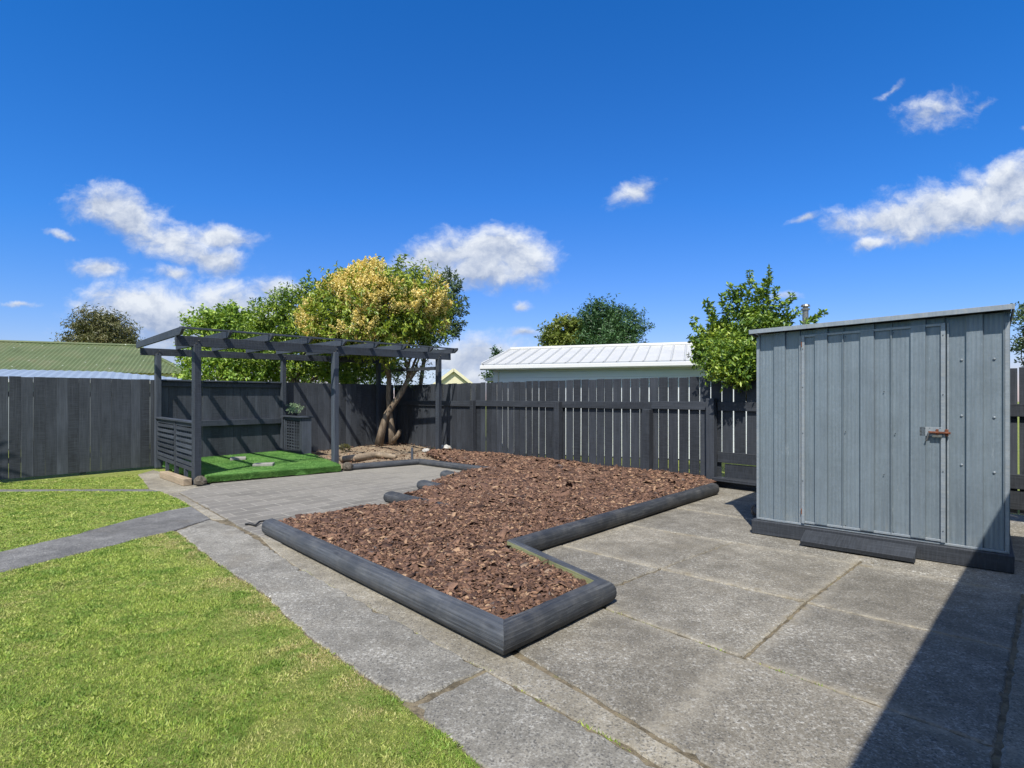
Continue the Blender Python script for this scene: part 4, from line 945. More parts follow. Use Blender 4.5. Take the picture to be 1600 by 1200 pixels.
tree('conifer_tree', 'dark blue green tree with upright tips rising behind the white roof', v3(A(955, 600, 32)[:2], 0), [bl(940, 515, 32, 30, 34), bl(970, 515, 32, 34, 30), bl(955, 540, 32, 50, 22), bl(925, 500, 32, 12, 22)], 'leaf_conifer', 2100, 9, .20, asp=.3, trunk_r=.25, tl=(.3, .8), upw=1.0,
     sh=[(pw(x0, 510, 32), pw(x1, y1, 32)) for x0, x1, y1 in ((925, 918, 478), (930, 932, 472), (945, 946, 480), (955, 957, 476), (965, 968, 488), (975, 982, 484), (985, 996, 492), (990, 1006, 515), (920, 913, 492))], shk=dict(asp=.3))
tree('dark_shrub', 'small dark tree peeping past the left end of the white garage', v3(A(772, 600, 27)[:2], 0), [bl(772, 575, 27, 9, 22), bl(778, 565, 27, 8, 14), bl(768, 590, 27, 8, 10)], 'leaf_conifer', 260, 8, .16, trunk_r=.1)
tree('corner_laurel', 'bright green laurel bush hanging over the fence beside the metal shed', v3(BC + bu * (shed_x + 1.0) - bn * .9, 0),
     [bl(1146, 556, 10.0, 42, 34), bl(1128, 538, 10.2, 24, 28), bl(1170, 530, 10.0, 32, 38), bl(1160, 577, 8.85, 34, 21), bl(1124, 570, 9.15, 24, 22), bl(1150, 590, 8.7, 20, 13), bl(1182, 572, 8.6, 16, 26), bl(1205, 530, 10.2, 34, 22), bl(1102, 560, 9.9, 14, 18)], 'leaf_laurel', 2700, 10, .086, trunk_r=.09, upw=1.0, tl=(.12, .30), amp=.16, asp=.46,
     sh=[(pw(x0, y0, 9.9 + .5 * random.random()), pw(x1, y1, 9.9)) for x0, y0, x1, y1 in ((1135, 510, 1140, 448), (1140, 520, 1128, 462), (1150, 510, 1152, 452), (1165, 500, 1171, 426), (1160, 510, 1160, 446), (1178, 500, 1182, 446), (1185, 500, 1191, 450), (1195, 490, 1203, 422), (1195, 500, 1198, 440), (1120, 520, 1104, 470), (1118, 530, 1113, 480), (1105, 540, 1084, 500), (1105, 550, 1088, 520), (1215, 510, 1222, 470), (1225, 510, 1236, 462), (1230, 512, 1246, 486), (1250, 512, 1290, 490), (1250, 512, 1275, 497), (1100, 555, 1078, 528), (1205, 500, 1212, 452), (1150, 490, 1146, 456), (1100, 570, 1086, 552))], shk=dict(per=.03, asp=.46, tw=.10))
tree('leafy_shrub', 'leafy shrub tips showing past the right end of the shed roof', v3(A(1600, 600, 9)[:2], 0), [bl(1612, 500, 9, 22, 18), bl(1618, 540, 9, 24, 26)], 'leaf_olive', 300, 8, .06, cat='shrub', trunk_r=.03, tl=(.08, .2), sh=[(pw(1610, 500, 9), pw(1588, 478, 9)), (pw(1610, 510, 9), pw(1590, 492, 9))])
# strappy plant out of the left edge; its leaves shade the side fence
sp = thing('cabbage_palm', 'spiky palm just beyond the left edge whose leaf tip enters the sky', 'palm', (-9.75, 7.7, 0))
mb = MB(); mb.smooth = True; mb.tube([(-9.75, 7.7, -.02), (-9.72, 7.7, 1.2), (-9.7, 7.75, 2.35)], [.09, .07, .06], 8, .06); mb.build('trunk', 'trunk', sp)
mb = MB(); hd = Vector((-9.7, 7.75, 2.4))
for i in range(46):
    an = random.uniform(0, 6.283); el = random.uniform(-.5, 1.3); L = random.uniform(.7, 1.05); d = Vector((math.cos(an) * math.cos(el), math.sin(an) * math.cos(el), math.sin(el))); sd_ = d.cross(Vector((0, 0, 1))).normalized()
    prev = None
    for k2 in range(6):
        s = k2 / 5; c = hd + d * L * s + Vector((0, 0, -.35 * s * s * L)); w = .028 * (1 - s) ** .7 + .001; cur_ = (c - sd_ * w, c + Vector((0, 0, -w * .5)), c + sd_ * w)
        if prev: mb.add([prev[0], prev[1], prev[2], cur_[0], cur_[1], cur_[2]], [(0, 1, 4, 3), (1, 2, 5, 4)])
        prev = cur_
mb.build('crown', 'leaf_conifer', sp)

# ------------------------------------------------------------------ turf deck and its bits
DP = [Vector(G(322, 757)[:2]), Vector(G(533, 738)[:2])]
dk = thing('turf_deck', 'low platform wrapped in bright green artificial turf under the pergola', 'deck', v3(DP[0], 0))
D2 = lerp(P2, B2, .76) + Vector((.28, .1)); D3 = B2 + Vector((-.02, -.02)); D4 = B1 + Vector((.12, -.02)); D0 = P1 + Vector((.10, -.02))
top = [DP[0], lerp(DP[0], DP[1], .56), DP[1], lerp(DP[1], D2, .5) + Vector((.03, 0)), D2, D3, D4]
mb = MB(); mb.prism([tuple(lerp(Vector(p), sum(top, Vector((0, 0))) / 7, .03)) for p in top], .0, .11); mb.build('base', 'soilm', dk)
def carpet():
    mb = MB(); ring = []; n = len(top)
    for i in range(n):
        a = top[i]; b = top[(i + 1) % n]; L = (b - a).length; k2 = max(2, int(L / .06))
        for j in range(k2): ring.append((lerp(a, b, j / k2), i))
    cen = sum(top, Vector((0, 0))) / n; m = len(ring); vs = []
    levels = [(.0, .022), (.004, .07), (.006, .115), (.016, .142), (.035, .150)]
    for li, (ins, z) in enumerate(levels):
        for q, (p, e) in enumerate(ring):
            d = (cen - p).normalized(); wav = math.sin(q * .9) * .004 + math.sin(q * .37 + 1) * .006 + random.uniform(-.003, .003); seam = -.02 if (e == 0 and li == 0 and q % 7 == 0) else 0
            zz = z + (random.uniform(-.006, .012) if li == 0 else 0) + (.010 if e == 0 and li == 0 else 0); 
            if e == 0: zz += .006 * (li > 2)
            vs.append((p.x + d.x * (ins + wav * (li < 3)), p.y + d.y * (ins + wav * (li < 3)), zz))
    fs = []
    for li in range(len(levels) - 1):
        for q in range(m): q2 = (q + 1) % m; fs.append((li * m + q, li * m + q2, (li + 1) * m + q2, (li + 1) * m + q))
    fs.append(tuple((len(levels) - 1) * m + q for q in range(m)))
    mb.add(vs, fs); return mb.build('turf', 'turf', dk)
carpet()
# turf pile
def pile():
    poly = [tuple(p) for p in top]; P = scatter(poly, 34000); N = len(P); z = np.full(N, .150)
    e = np.array(DP[0]); f = np.array(DP[1]); m = 7000; t = rng.random(m)[:, None]; E = e + (f - e) * t; d = np.array([f[1] - e[1], -(f[0] - e[0])]); d /= np.linalg.norm(d); zE = rng.uniform(.03, .15, m)
    P = np.vstack([P, E]); z = np.concatenate([z, zE]); out = np.zeros((len(P), 3)); out[:N, 2] = 1; out[N:, :2] = d; out[N:, 2] = -.2
    N = len(P); dr = unit(out + rng.normal(0, .5, (N, 3))); w = unit(np.cross(dr, rng.normal(0, 1, (N, 3)))) * .004; B = np.column_stack([P, z]); V = np.stack([B - w, B + w, B + dr * rng.uniform(.010, .022, N)[:, None]], 1).reshape(-1, 3)
    npmesh('turf_pile', V, np.arange(N * 3).reshape(-1, 3), 'turf', dk)['kind'] = 'stuff'
pile()
def lumpy(name, c, r, mat, label, cat, seed=0, group=None, squash=(1, 1, 1)):
    rr = random.Random(seed); mb = MB(); mb.smooth = False; n1_, n2_ = 12, 7; vs = []; ph = [rr.uniform(0, 6) for _ in range(6)]
    for i in range(n2_ + 1):
        th = math.pi * i / n2_
        for j in range(n1_):
            a_ = 2 * math.pi * j / n1_; d = Vector((math.sin(th) * math.cos(a_), math.sin(th) * math.sin(a_), math.cos(th))); f = 1 + .13 * math.sin(3 * a_ + ph[0]) * math.sin(th * 2 + ph[1]) + .10 * math.sin(5 * a_ + ph[2] + th * 3) + rr.uniform(-.05, .05)
            if i in (0, n2_): f = 1
            vs.append(Vector(c) + Vector((d.x * r * f * squash[0], d.y * r * f * squash[1], max(d.z * r * f * squash[2], -r * .5))))
    fs = [(i * n1_ + j, (i + 1) * n1_ + j, (i + 1) * n1_ + (j + 1) % n1_, i * n1_ + (j + 1) % n1_) for i in range(n2_) for j in range(n1_)]
    mb.add(vs, fs); o = mb.build(name, mat, origin=(c[0], c[1], max(0, c[2] - r * .5))); return tagp(o, label, cat, group)
lumpy('corner_stone', v3(G(313, 759), .07), .10, 'darkstone', 'weathered stone at the left front corner of the green turf', 'stone', 1)
lumpy('corner_stone', v3(G(537, 737) + Vector((.05, .1, 0)), .08), .10, 'darkstone', 'weathered stone at the right front corner of the green turf', 'stone', 2)
def block(name, c, d, L, w, h, z, mat, label, cat, bev=.006, jit=.003, group=None):
    d = Vector(d[:2]).normalized() * L / 2; mb = MB(); mb.beam((c[0] - d.x, c[1] - d.y, z + h / 2), (c[0] + d.x, c[1] + d.y, z + h / 2), w, h, jit=jit); o = mb.build(name, mat, origin=(c[0], c[1], z), bevel=bev); return tagp(o, label, cat, group)
c1 = G(372, 717.5, .16); c2 = G(412, 727, .16)
block('concrete_paver', c1, (.9, .45), .30, .30, .05, .152, 'pavergrey', 'grey paver on the turf nearer the back fence', 'paver', group='pavers lying on the turf')
block('concrete_paver', c2, (1, .25), .36, .22, .05, .152, 'pavergrey', 'grey paver on the turf nearer the patio', 'paver', group='pavers lying on the turf')
tl = G(256, 746); tr_ = G(293, 759)
block('timber_offcut', (tl + tr_) / 2, (tr_ - tl), (tr_ - tl).length, .13, .115, 0.002, 'raw', 'pale raw timber block on the concrete outside the lattice panel', 'timber block')
lumpy('garden_stone', v3(on_back(711) + bn * .35, .13), .17, 'stone', 'pale rounded rock at the fence behind the bark', 'rock', 3, squash=(1.2, .9, .7))
lumpy('garden_stone', v3(on_back(702) + bn * .75, .11), .08, 'stone', 'small pale rock at the bark edge in front of the pergola post', 'rock', 5, squash=(1.2, .9, .7))

# planted bed behind the patio
bed = [tuple(x) for x in (DP[1] + Vector((.02, .05)), L0 + Vector((0, .1)), L1_ + Vector((0, .08)), L2_ + Vector((.0, .1)), Vector(G(690, 706)[:2]), PB[0], BC + bu * .1, BC - fu * .02, FA + fu * (s1 + .1), D2)]
def soil_bed():
    st = .12; poly = bed; xs = np.arange(-7, 1, st); ys = np.arange(10, 18, st); X, Y = np.meshgrid(xs, ys); P = np.column_stack([X.ravel(), Y.ravel()])
    Z = .055 + .02 * np.sin(P[:, 0] * 5) * np.sin(P[:, 1] * 4) + .09 * np.exp(-((P[:, 0] + 3.4) ** 2 + (P[:, 1] - 15.2) ** 2) / .8) + rng.normal(0, .006, len(P))
    idx = np.arange(len(P)).reshape(X.shape); q = np.stack([idx[:-1, :-1], idx[:-1, 1:], idx[1:, 1:], idx[1:, :-1]], -1).reshape(-1, 4); q = q[inpoly(P[q].mean(1), poly)]
    o = npmesh('garden_soil', np.column_stack([P, Z]), q, 'soil'); o['kind'] = 'structure'
soil_bed()
def leaf_litter():
    P = scatter(bed, 900); N = len(P); P = P + rng.normal(0, .03, (N, 2)); z = .085 + rng.uniform(-.02, .02, N) + .09 * np.exp(-((P[:, 0] + 3.4) ** 2 + (P[:, 1] - 15.2) ** 2) / .8)
    V, T = twigs(np.column_stack([P, z]), unit(rng.normal(0, 1, (N, 3)) * np.array([1, 1, .15])), np.full(N, .02), 1, .07, asp=.4, up=1.5, spread=.3); o = npmesh('leaf_litter', V, T, 'chips'); o['kind'] = 'stuff'; tagp(o, 'dry fallen leaves scattered on the soil under the blossom tree', 'leaf litter')
leaf_litter()
# pale driftwood branch
mb = MB(); mb.smooth = True; dw = [A(533, 716, 11.9), A(556, 714, 12.2), A(580, 710, 12.6), A(588, 708, 12.8), A(602, 711, 12.7), A(618, 716, 12.4)]
for p in dw: p.z = .13
mb.tube(dw, [.07, .085, .09, .09, .075, .045], 9, .08); o = mb.build('fallen_branch', 'raw', origin=v3(dw[2][:2], .06)); tagp(o, 'pale bent branch lying on the soil behind the patio edge', 'branch')
sk = A(644, 700, 12.25); mb = MB(); mb.beam((sk.x, sk.y, .0), (sk.x, sk.y, .36), .05, .05, up=(1, 0, 0)); tagp(mb.build('garden_stake', 'paint', origin=(sk.x, sk.y, 0), bevel=.003), 'short dark stake standing behind the corner of the patio logs', 'stake')
# plant on the shelf
ps = lerp(S0, S1, .3) + spn * .12; hp = thing('potted_plant', 'small silvery green plant on the shelf of the lattice stand', 'plant', v3(ps, 1.034))
mb = MB(); mb.tube([v3(ps, 1.034), v3(ps, 1.10)], [.06, .08], 12); mb.build('pot', 'cable', hp)
V, T = crown([((ps.x, ps.y, 1.20), (.15, .13, .11))], 90, 8, .035, tl=(.05, .12), upw=.6); npmesh('leaves', V, T, 'leaf_silver', hp)
# weeds in the soil
for (px, py, lab) in ((539, 706, 'small dry weed in the soil beside the middle pergola post'),):
    c = G(px, py, .08); t_ = thing('weed', lab, 'weed', c); V, T = crown([((c.x, c.y, .16), (.12, .12, .08))], 40, 6, .05, tl=(.05, .1), upw=.8); npmesh('leaves', V, T, 'leaf_brown', t_)

# ------------------------------------------------------------------ shed
SL0 = Vector((2.69, 6.01)); SR0 = Vector((4.26, 4.65)); su = (SR0 - SL0).normalized(); sn = Vector((-su.y, su.x)); sn = sn if sn.y > 0 else -sn    # sn points to the back
SW = (SR0 - SL0).length; SD = 1.85; SL_ = SL0 + su * .02 + sn * .03; SWm = SW - .04
shed = thing('garden_shed', 'blue grey galvanised iron garden shed with black timber base', 'shed', v3(SL0, 0))
def SP(x, y, z): p = SL_ + su * x + sn * y; return Vector((p.x, p.y, z))       # shed coordinates: along front, inwards, up
def ribbed(x0, x1, z0, zt, start=None, yoff=0.0, side=False):
    """trapezoidal sheet between x0 and x1 on the front (or a side) plane; zt(x) = top height"""
    xs = [(x0, 0.0)]
    for k2 in range(-2, 8):
        a_ = .168 + .4 * k2; b_ = a_ + .11; c_ = a_ + .245
        for (xx, d) in ((a_ - .002, 0), (a_, .024), (b_, .024), (b_ + .006, 0), (c_ - .001, 0), (c_, .019), (c_ + .007, .019), (c_ + .011, 0)):
            if x0 + .003 < xx < x1 - .003: xs.append((xx, d))
    xs.append((x1, 0.0)); vs = []; 
    for (xx, d) in xs:
        for z in (z0, zt(xx)):
            vs.append(SP(xx, yoff - d, z) if side is False else (SP(side, xx, z) + Vector((su.x, su.y, 0)) * (d if side > 1 else -d)))
    fs = []; uvs = []
    for i in range(len(xs) - 1):
        fs.append((2 * i, 2 * i + 2, 2 * i + 3, 2 * i + 1)); x_, X_ = xs[i][0], xs[i + 1][0]; uvs.append([(x_, z0), (X_, z0), (X_, zt(X_)), (x_, zt(x_))])
    return vs, fs, uvs
def front_top(x): return 2.185 + .022 * x
mb = MB(); mb.add(*ribbed(0, .452, .15, front_top)); mb.build('wall_panel', 'zinc', shed)
mb = MB(); mb.add(*ribbed(1.612, SWm, .15, front_top)); mb.build('wall_panel', 'zinc', shed)
mb = MB(); mb.add(*ribbed(.452, 1.612, 2.10, front_top)); mb.build('wall_panel', 'zinc', shed)
side_top = lambda y: 2.19 + .022 * SWm - .10 * y / SD
mb = MB(); mb.add(*ribbed(0, SD, .15, side_top, side=SWm)); mb.build('wall_panel', 'zinc', shed)
mb = MB(); mb.add(*ribbed(0, SD, .15, lambda y: 2.16 - .10 * y / SD, side=0.0)); mb.build('wall_panel', 'zinc', shed)
mb = MB(); mb.add(*ribbed(0, SWm, .15, lambda x: 2.08, yoff=SD)); mb.build('wall_panel', 'zinc', shed)
mb = MB()
for (cx_, cy_) in ((0, 0), (SWm, 0), (SWm, SD), (0, SD)): mb.beam(SP(cx_, cy_, .15), SP(cx_, cy_, 2.14 if cy_ == 0 else 2.05), .03, .03, up=v3(su, 0))
mb.build('corner_flashing', 'zinc_trim', shed, bevel=.003)
door = thing('door', None, None, SP(.44, 0, .18)); door.parent = shed; door.location = SP(.44, 0, .18) - ORG[shed.name]; del ORG[door.name]; ORG[door.name] = SP(.44, 0, .18)
bpy.data.objects.remove(door)
mb = MB(); vs, fs, uvs = ribbed(.447, 1.605, .19, lambda x: 2.125 + .022 * x, yoff=-.020); mb.add(vs, fs, uvs)
door = mb.build('door', 'zinc', shed)
mb = MB()
dz = lambda x: 2.135 + .022 * x
mb.beam(SP(.455, -.034, .175), SP(.455, -.034, dz(.455)), .014, .030, up=v3(su, 0)); mb.beam(SP(1.606, -.034, .175), SP(1.606, -.034, dz(1.6)), .014, .034, up=v3(su, 0))
mb.beam(SP(.47, -.032, .19), SP(1.59, -.032, .19), .012, .022); mb.beam(SP(.47, -.032, dz(.47) - .012), SP(1.59, -.032, dz(1.59) - .012), .012, .024)
mb.build('door_frame', 'zinc_trim', door, bevel=.002)
mb = MB(); mb.beam(SP(.425, -.016, .17), SP(.425, -.016, dz(.42)), .010, .016, up=v3(su, 0)); mb.beam(SP(1.640, -.016, .17), SP(1.640, -.016, dz(1.64)), .010, .014, up=v3(su, 0)); mb.beam(SP(.0, -.016, .162), SP(SWm, -.016, .162), .02, .02)
mb.build('door_jamb', 'zinc_trim', shed, bevel=.002)
# hinges and latch
for z in (.30, 2.05):
    mb = MB(); mb.beam(SP(.442, -.040, z - .03), SP(.442, -.040, z + .03), .008, .010, up=v3(su, 0)); mb.build('hinge', 'rust', door, bevel=.002)
lt = MB(); lt.beam(SP(1.435, -.041, 1.180), SP(1.60, -.041, 1.180), .006, .085); latch = lt.build('latch_plate', 'zinc_trim', door, bevel=.001)
mb = MB(); mb.tube([SP(1.50, -.062, 1.175), SP(1.66, -.058, 1.172)], .011, 10); mb.beam(SP(1.555, -.052, 1.18), SP(1.575, -.052, 1.18), .022, .05); mb.beam(SP(1.62, -.040, 1.175), SP(1.645, -.040, 1.175), .03, .06); mb.build('bolt', 'rust', latch, bevel=.001)
mb = MB(); mb.tube([SP(1.505, -.066, 1.175), SP(1.498, -.068, 1.14), SP(1.49, -.068, 1.105), SP(1.484, -.066, 1.095)], .007, 8)
mb.beam(SP(1.53, -.052, 1.143), SP(1.60, -.052, 1.143), .014, .022); mb.build('bolt_handle', 'steel', latch)
for (xx, zz) in ((1.445, 1.21), (1.445, 1.18), (1.445, 1.148), (1.475, 1.21), (1.51, 1.212), (1.475, 1.148), (1.585, 1.212)):
    mb = MB(); mb.tube([SP(xx, -.042, zz), SP(xx, -.0455, zz)], .004, 6); mb.build('screw', 'cable', latch)
for (xx, zz) in ((1.735, 1.83), (1.955, 1.83), (1.735, 1.33), (1.955, 1.32), (1.735, .89), (1.955, .84)):
    mb = MB(); mb.tube([SP(xx, -.0, zz), SP(xx, -.008, zz), SP(xx, -.012, zz)], [.011, .010, .005], 8); mb.build('roofing_screw', 'zinc_trim', shed)
for (xx, zz) in ((.455, 2.0), (.455, 1.6), (.455, 1.12), (.455, .62), (1.606, 2.06), (1.606, 1.52), (1.606, .82), (1.606, .28), (.84, 2.1), (1.235, 2.11), (.84, .21), (1.235, .21), (1.16, 1.55), (1.37, 1.4), (1.16, .75), (1.37, .95), (.84, 1.15), (1.25, 1.15)):
    mb = MB(); fr_ = xx in (.455, 1.606); mb.tube([SP(xx, -.03, zz), SP(xx, -.046 if fr_ else -.0385, zz)], .0045, 6); mb.build('screw', 'cable', door)
# base and roof
sb = MB(); x0, x1, y0, y1 = -.045, SWm + .045, -.06, SD + .04
for (a_, b_) in (((x0, y0), (x1, y0)), ((x1 - .025, y0 + .025), (x1 - .025, y1)), ((x0 + .025, y0 + .025), (x0 + .025, y1)), ((x0, y1), (x1, y1))):
    sb.beam(SP(a_[0], a_[1], .076), SP(b_[0], b_[1], .076), .05, .150, jit=.003)
sb.build('timber_base', 'paint_black', shed, bevel=.006)
def roof():
    mb = MB(); xa, xb, ya, yb = -.05, SWm + .03, -.115, SD + .08
    zf = lambda x, y: 2.222 + .024 * x - .055 * (y + .115)
    n = 48; vs = []
    for i in range(n + 1):
        xx = xa + (xb - xa) * i / n; r = .012 * (i % 6 in (0, 1))
        for y in (ya, yb): 
            for th in (0, .006): vs.append(SP(xx, y, zf(xx, y) + r - .012 + th))
    fs = []
    for i in range(n): a_ = i * 4; b_ = a_ + 4; fs += [(a_ + 1, b_ + 1, b_ + 3, a_ + 3), (a_, a_ + 2, b_ + 2, b_), (a_, b_, b_ + 1, a_ + 1), (a_ + 2, a_ + 3, b_ + 3, b_ + 2)]
    mb.add(vs, fs); rf = mb.build('roof', 'zinc_trim', shed)
    tr = MB(); tr.beam(SP(xa - .01, ya - .008, zf(xa, ya) - .012), SP(xb + .01, ya - .008, zf(xb, ya) - .012), .012, .045)
    tr.beam(SP(xb + .01, ya, zf(xb, ya) - .012), SP(xb + .01, yb, zf(xb, yb) - .012), .012, .05); tr.beam(SP(xa - .01, ya, zf(xa, ya) - .012), SP(xa - .01, yb, zf(xa, yb) - .012), .012, .05)
    tr.build('barge_flashing', 'zinc_trim', rf, bevel=.002)
roof()
# plank step in front of the door
def step():
    mb = MB(); xa, xb = .49, 1.42
    pts = [(-.088, .125), (-.088, .075), (-.30, .012), (-.315, .058)]
    cut = 8; vs = []
    for i in range(cut + 1):
        xx = xa + (xb - xa) * i / cut; w = random.uniform(-.003, .003)
        for (y, z) in pts: vs.append(SP(xx + random.uniform(-.002, .002), y + w, z + random.uniform(-.002, .002)))
    n = 4; fs = []; uvs = []
    for i in range(cut):
        for k2 in range(n): k3 = (k2 + 1) % n; fs.append((i * n + k2, (i + 1) * n + k2, (i + 1) * n + k3, i * n + k3)); a_ = xa + .12 * i; uvs.append([(a_, k2 * .2), (a_ + .12, k2 * .2), (a_ + .12, k2 * .2 + .2), (a_, k2 * .2 + .2)])
    fs += [(0, 1, 2, 3), tuple(cut * n + k2 for k2 in (3, 2, 1, 0))]; uvs += [[(0, 0), (0, .1), (.05, .1), (.05, 0)]] * 2
    mb.add(vs, fs, uvs); mb.beam(SP(xa + .06, -.2, .022), SP(xb - .08, -.2, .02), .12, .04)
    o = mb.build('plank_step', 'paint_black', origin=SP(.95, -.2, 0), bevel=.004); tagp(o, 'tilted black plank step lying against the base under the shed door', 'step')
step()
# crumpled plastic beside the shed
lumpy('plastic_bag', SP(-.18, .75, .07), .12, 'plastic', 'crumpled black plastic tucked between the shed and the fence ledge', 'plastic bag', 9, squash=(.9, 1.4, 1.0))
# black cable by the end of the log
mb = MB(); mb.smooth = True; cp_ = [G(383, 822), G(390, 821), G(399, 824), G(406, 819), G(418, 817), G(432, 818)]
for i, p in enumerate(cp_): p.z = .022 + .01 * (i > 2)
mb.tube(cp_, [.012, .016, .016, .011, .010, .010], 8, .1)
tagp(mb.build('hose_end', 'cable', origin=cp_[0]), 'short black hose end lying on the concrete at the tip of the long log', 'hose')

# ------------------------------------------------------------------ neighbouring houses
def corrug(mb, o, u_, v_, lu, lv, rise, amp=.02, pitch=.08, th=.02, sq=False):
    """roof sheet: o eave corner, u_ along eave, v_ horizontal up-slope, ribs run up the slope"""
    n = int(lu / pitch * 4); vs = []
    for i in range(n + 1):
        a_ = lu * i / n; h = (amp if (i % 4 in (0, 1)) else 0) if not sq else (amp if (i % 16 in (0, 1)) else 0)
        if not sq: h = amp * .5 * (1 + math.sin(i * math.pi / 2))
        p = Vector(o) + Vector((u_.x, u_.y, 0)) * a_; vs.append(p + Vector((0, 0, h))); q = p + Vector((v_.x, v_.y, 0)) * lv + Vector((0, 0, rise + h)); vs.append(q)
    mb.add(vs, [(2 * i, 2 * i + 2, 2 * i + 3, 2 * i + 1) for i in range(n)])
hu = Vector((.9475, -.32)); hu.normalize(); hv = Vector((-hu.y, hu.x))
Ho = Vector((-.70, 22.2)) * .66; HL = 10.4; HDp = 2.05; ez = 2.27
wh = thing('white_garage', 'long low white weatherboard garage with pale ribbed metal roof beyond the picket fence', 'garage', v3(Ho, 0))
def HP(x, y, z): p = Ho + hu * x + hv * y; return Vector((p.x, p.y, z))
mb = MB(); mb.add([HP(0, 0, 0), HP(HL, 0, 0), HP(HL, 2 * HDp, 0), HP(0, 2 * HDp, 0), HP(0, 0, ez), HP(HL, 0, ez), HP(HL, 2 * HDp, ez), HP(0, 2 * HDp, ez), HP(0, HDp, ez + .55), HP(HL, HDp, ez + .55)],
   [(0, 1, 5, 4), (1, 2, 6, 9, 5), (2, 3, 7, 6), (3, 0, 4, 8, 7)]); mb.build('wall', 'boards', wh)
mb = MB(); mb.beam(HP(.05, -.03, 0), HP(.05, -.03, ez), .09, .14, up=v3(hu, 0)); mb.build('corner_board', 'white', wh)
ov = .26
rb = MB(); corrug(rb, HP(-.25, -ov, ez + .06), hu, hv, HL + .5, HDp + ov, .62, .045, .08, sq=True); corrug(rb, HP(-.25, 2 * HDp + ov, ez + .06), hu, -hv, HL + .5, HDp + ov, .62, .045, .08, sq=True)
rf = rb.build('roof', 'roofwhite', wh)
mb = MB(); mb.tube([HP(-.25, HDp, ez + .69), HP(HL + .25, HDp, ez + .69)], .06, 8); mb.build('ridge_cap', 'roofwhite', rf)
mb = MB(); mb.beam(HP(-.27, -ov, ez + .06), HP(-.27, HDp, ez + .62), .03, .16); mb.beam(HP(-.27, 2 * HDp + ov, ez + .06), HP(-.27, HDp, ez + .62), .03, .16); mb.build('barge_board', 'white', rf)
gp = [(0, 0), (.10, 0), (.13, .03), (.13, .11), (.11, .12), (.11, .04), (.02, .02), (.02, .12), (0, .12)]
mb = MB(); mb.profile([(a_, b_) for a_, b_ in gp], HP(-.28, -ov - .0, ez - .06), HP(HL + .3, -ov, ez - .06)); mb.build('gutter', 'white', rf)
mb = MB(); mb.beam(HP(-.2, -ov / 2, ez - .02), HP(HL, -ov / 2, ez - .02), ov, .03); mb.beam(HP(-.2, -ov + .02, ez + .03), HP(HL + .2, -ov + .02, ez + .03), .02, .14); mb.build('soffit', 'fascia', rf)
mb = MB(); mb.beam(HP(-.32, .3, 1.97), HP(-.02, .3, 1.99), .4, .09); mb.build('porch_roof', 'white', wh)
r_ = (1258 - 800) / F; xx = None
for i in range(1041):
    q = HP(i * .01, HDp - .4, 0)
    if q.x / q.y > r_: xx = i * .01; break
fl = HP(xx, HDp - .4, 0); zt_ = CAMZ + (HOR - 476) / F * fl.y
mb = MB(); mb.tube([(fl.x, fl.y, 2.8), (fl.x, fl.y, zt_ - .13)], .07, 12); mb.tube([(fl.x, fl.y, zt_ - .14), (fl.x, fl.y, zt_ - .10)], .10, 12); mb.tube([(fl.x, fl.y, zt_ - .05), (fl.x, fl.y, zt_)], [.11, .09], 12); mb.tube([(fl.x, fl.y, zt_ - .12), (fl.x, fl.y, zt_ - .04)], .06, 10)
mb.build('chimney_flue', 'steel', rf)

# green roofed house, far left
GY = 24.0
gh = thing('green_roof_house', 'house with faded green corrugated roof above the left fence', 'house', v3(A(100, 600, GY)[:2], 0))
ga = A(-140, 576, 23.0); gb = A(292, 583.5, 27.0); gr_u = Vector((gb.x - ga.x, gb.y - ga.y)); GL = gr_u.length; gr_u.normalize(); gr_v = Vector((-gr_u.y, gr_u.x)); ge = 2.65
gao = Vector((ga.x, ga.y)); 
def GP(x, y, z): p = gao + gr_u * x + gr_v * y; return Vector((p.x, p.y, z))
mb = MB(); n = int(GL / .045); 
vs = []; dpt = 4.2; ris = 1.62
for i in range(n + 1):
    xx = GL * i / n; h = .02 * math.sin(i * math.pi / 2); up_ = min(1.0, (GL - xx) / 2.9)          # hip end on the right
    vs.append(GP(xx, 0, ge + h)); vs.append(GP(xx, dpt * up_, ge + ris * up_ + h))
mb.add(vs, [(2 * i, 2 * i + 2, 2 * i + 3, 2 * i + 1) for i in range(n)])
mb.add([GP(GL, 0, ge), GP(GL, 2 * dpt, ge), GP(GL - 2.9, dpt, ge + ris)], [(0, 1, 2)]); mb.add([GP(0, 2 * dpt, ge), GP(GL, 2 * dpt, ge), GP(GL - 2.9, dpt, ge + ris), GP(0, dpt, ge + ris)], [(0, 3, 2, 1)])
g_r = mb.build('roof', 'greenroof', gh)
mb = MB(); mb.tube([GP(0, dpt, ge + ris + .03), GP(GL - 2.9, dpt, ge + ris + .03), GP(GL, 0, ge + .03)], .07, 8); mb.build('ridge_cap', 'greenroof', g_r)
mb = MB(); mb.prism([tuple(GP(.4, .4, 0)[:2]), tuple(GP(GL - .4, .4, 0)[:2]), tuple(GP(GL - .4, 2 * dpt - .4, 0)[:2]), tuple(GP(.4, 2 * dpt - .4, 0)[:2])], 0, ge); mb.build('wall', 'cream', gh)
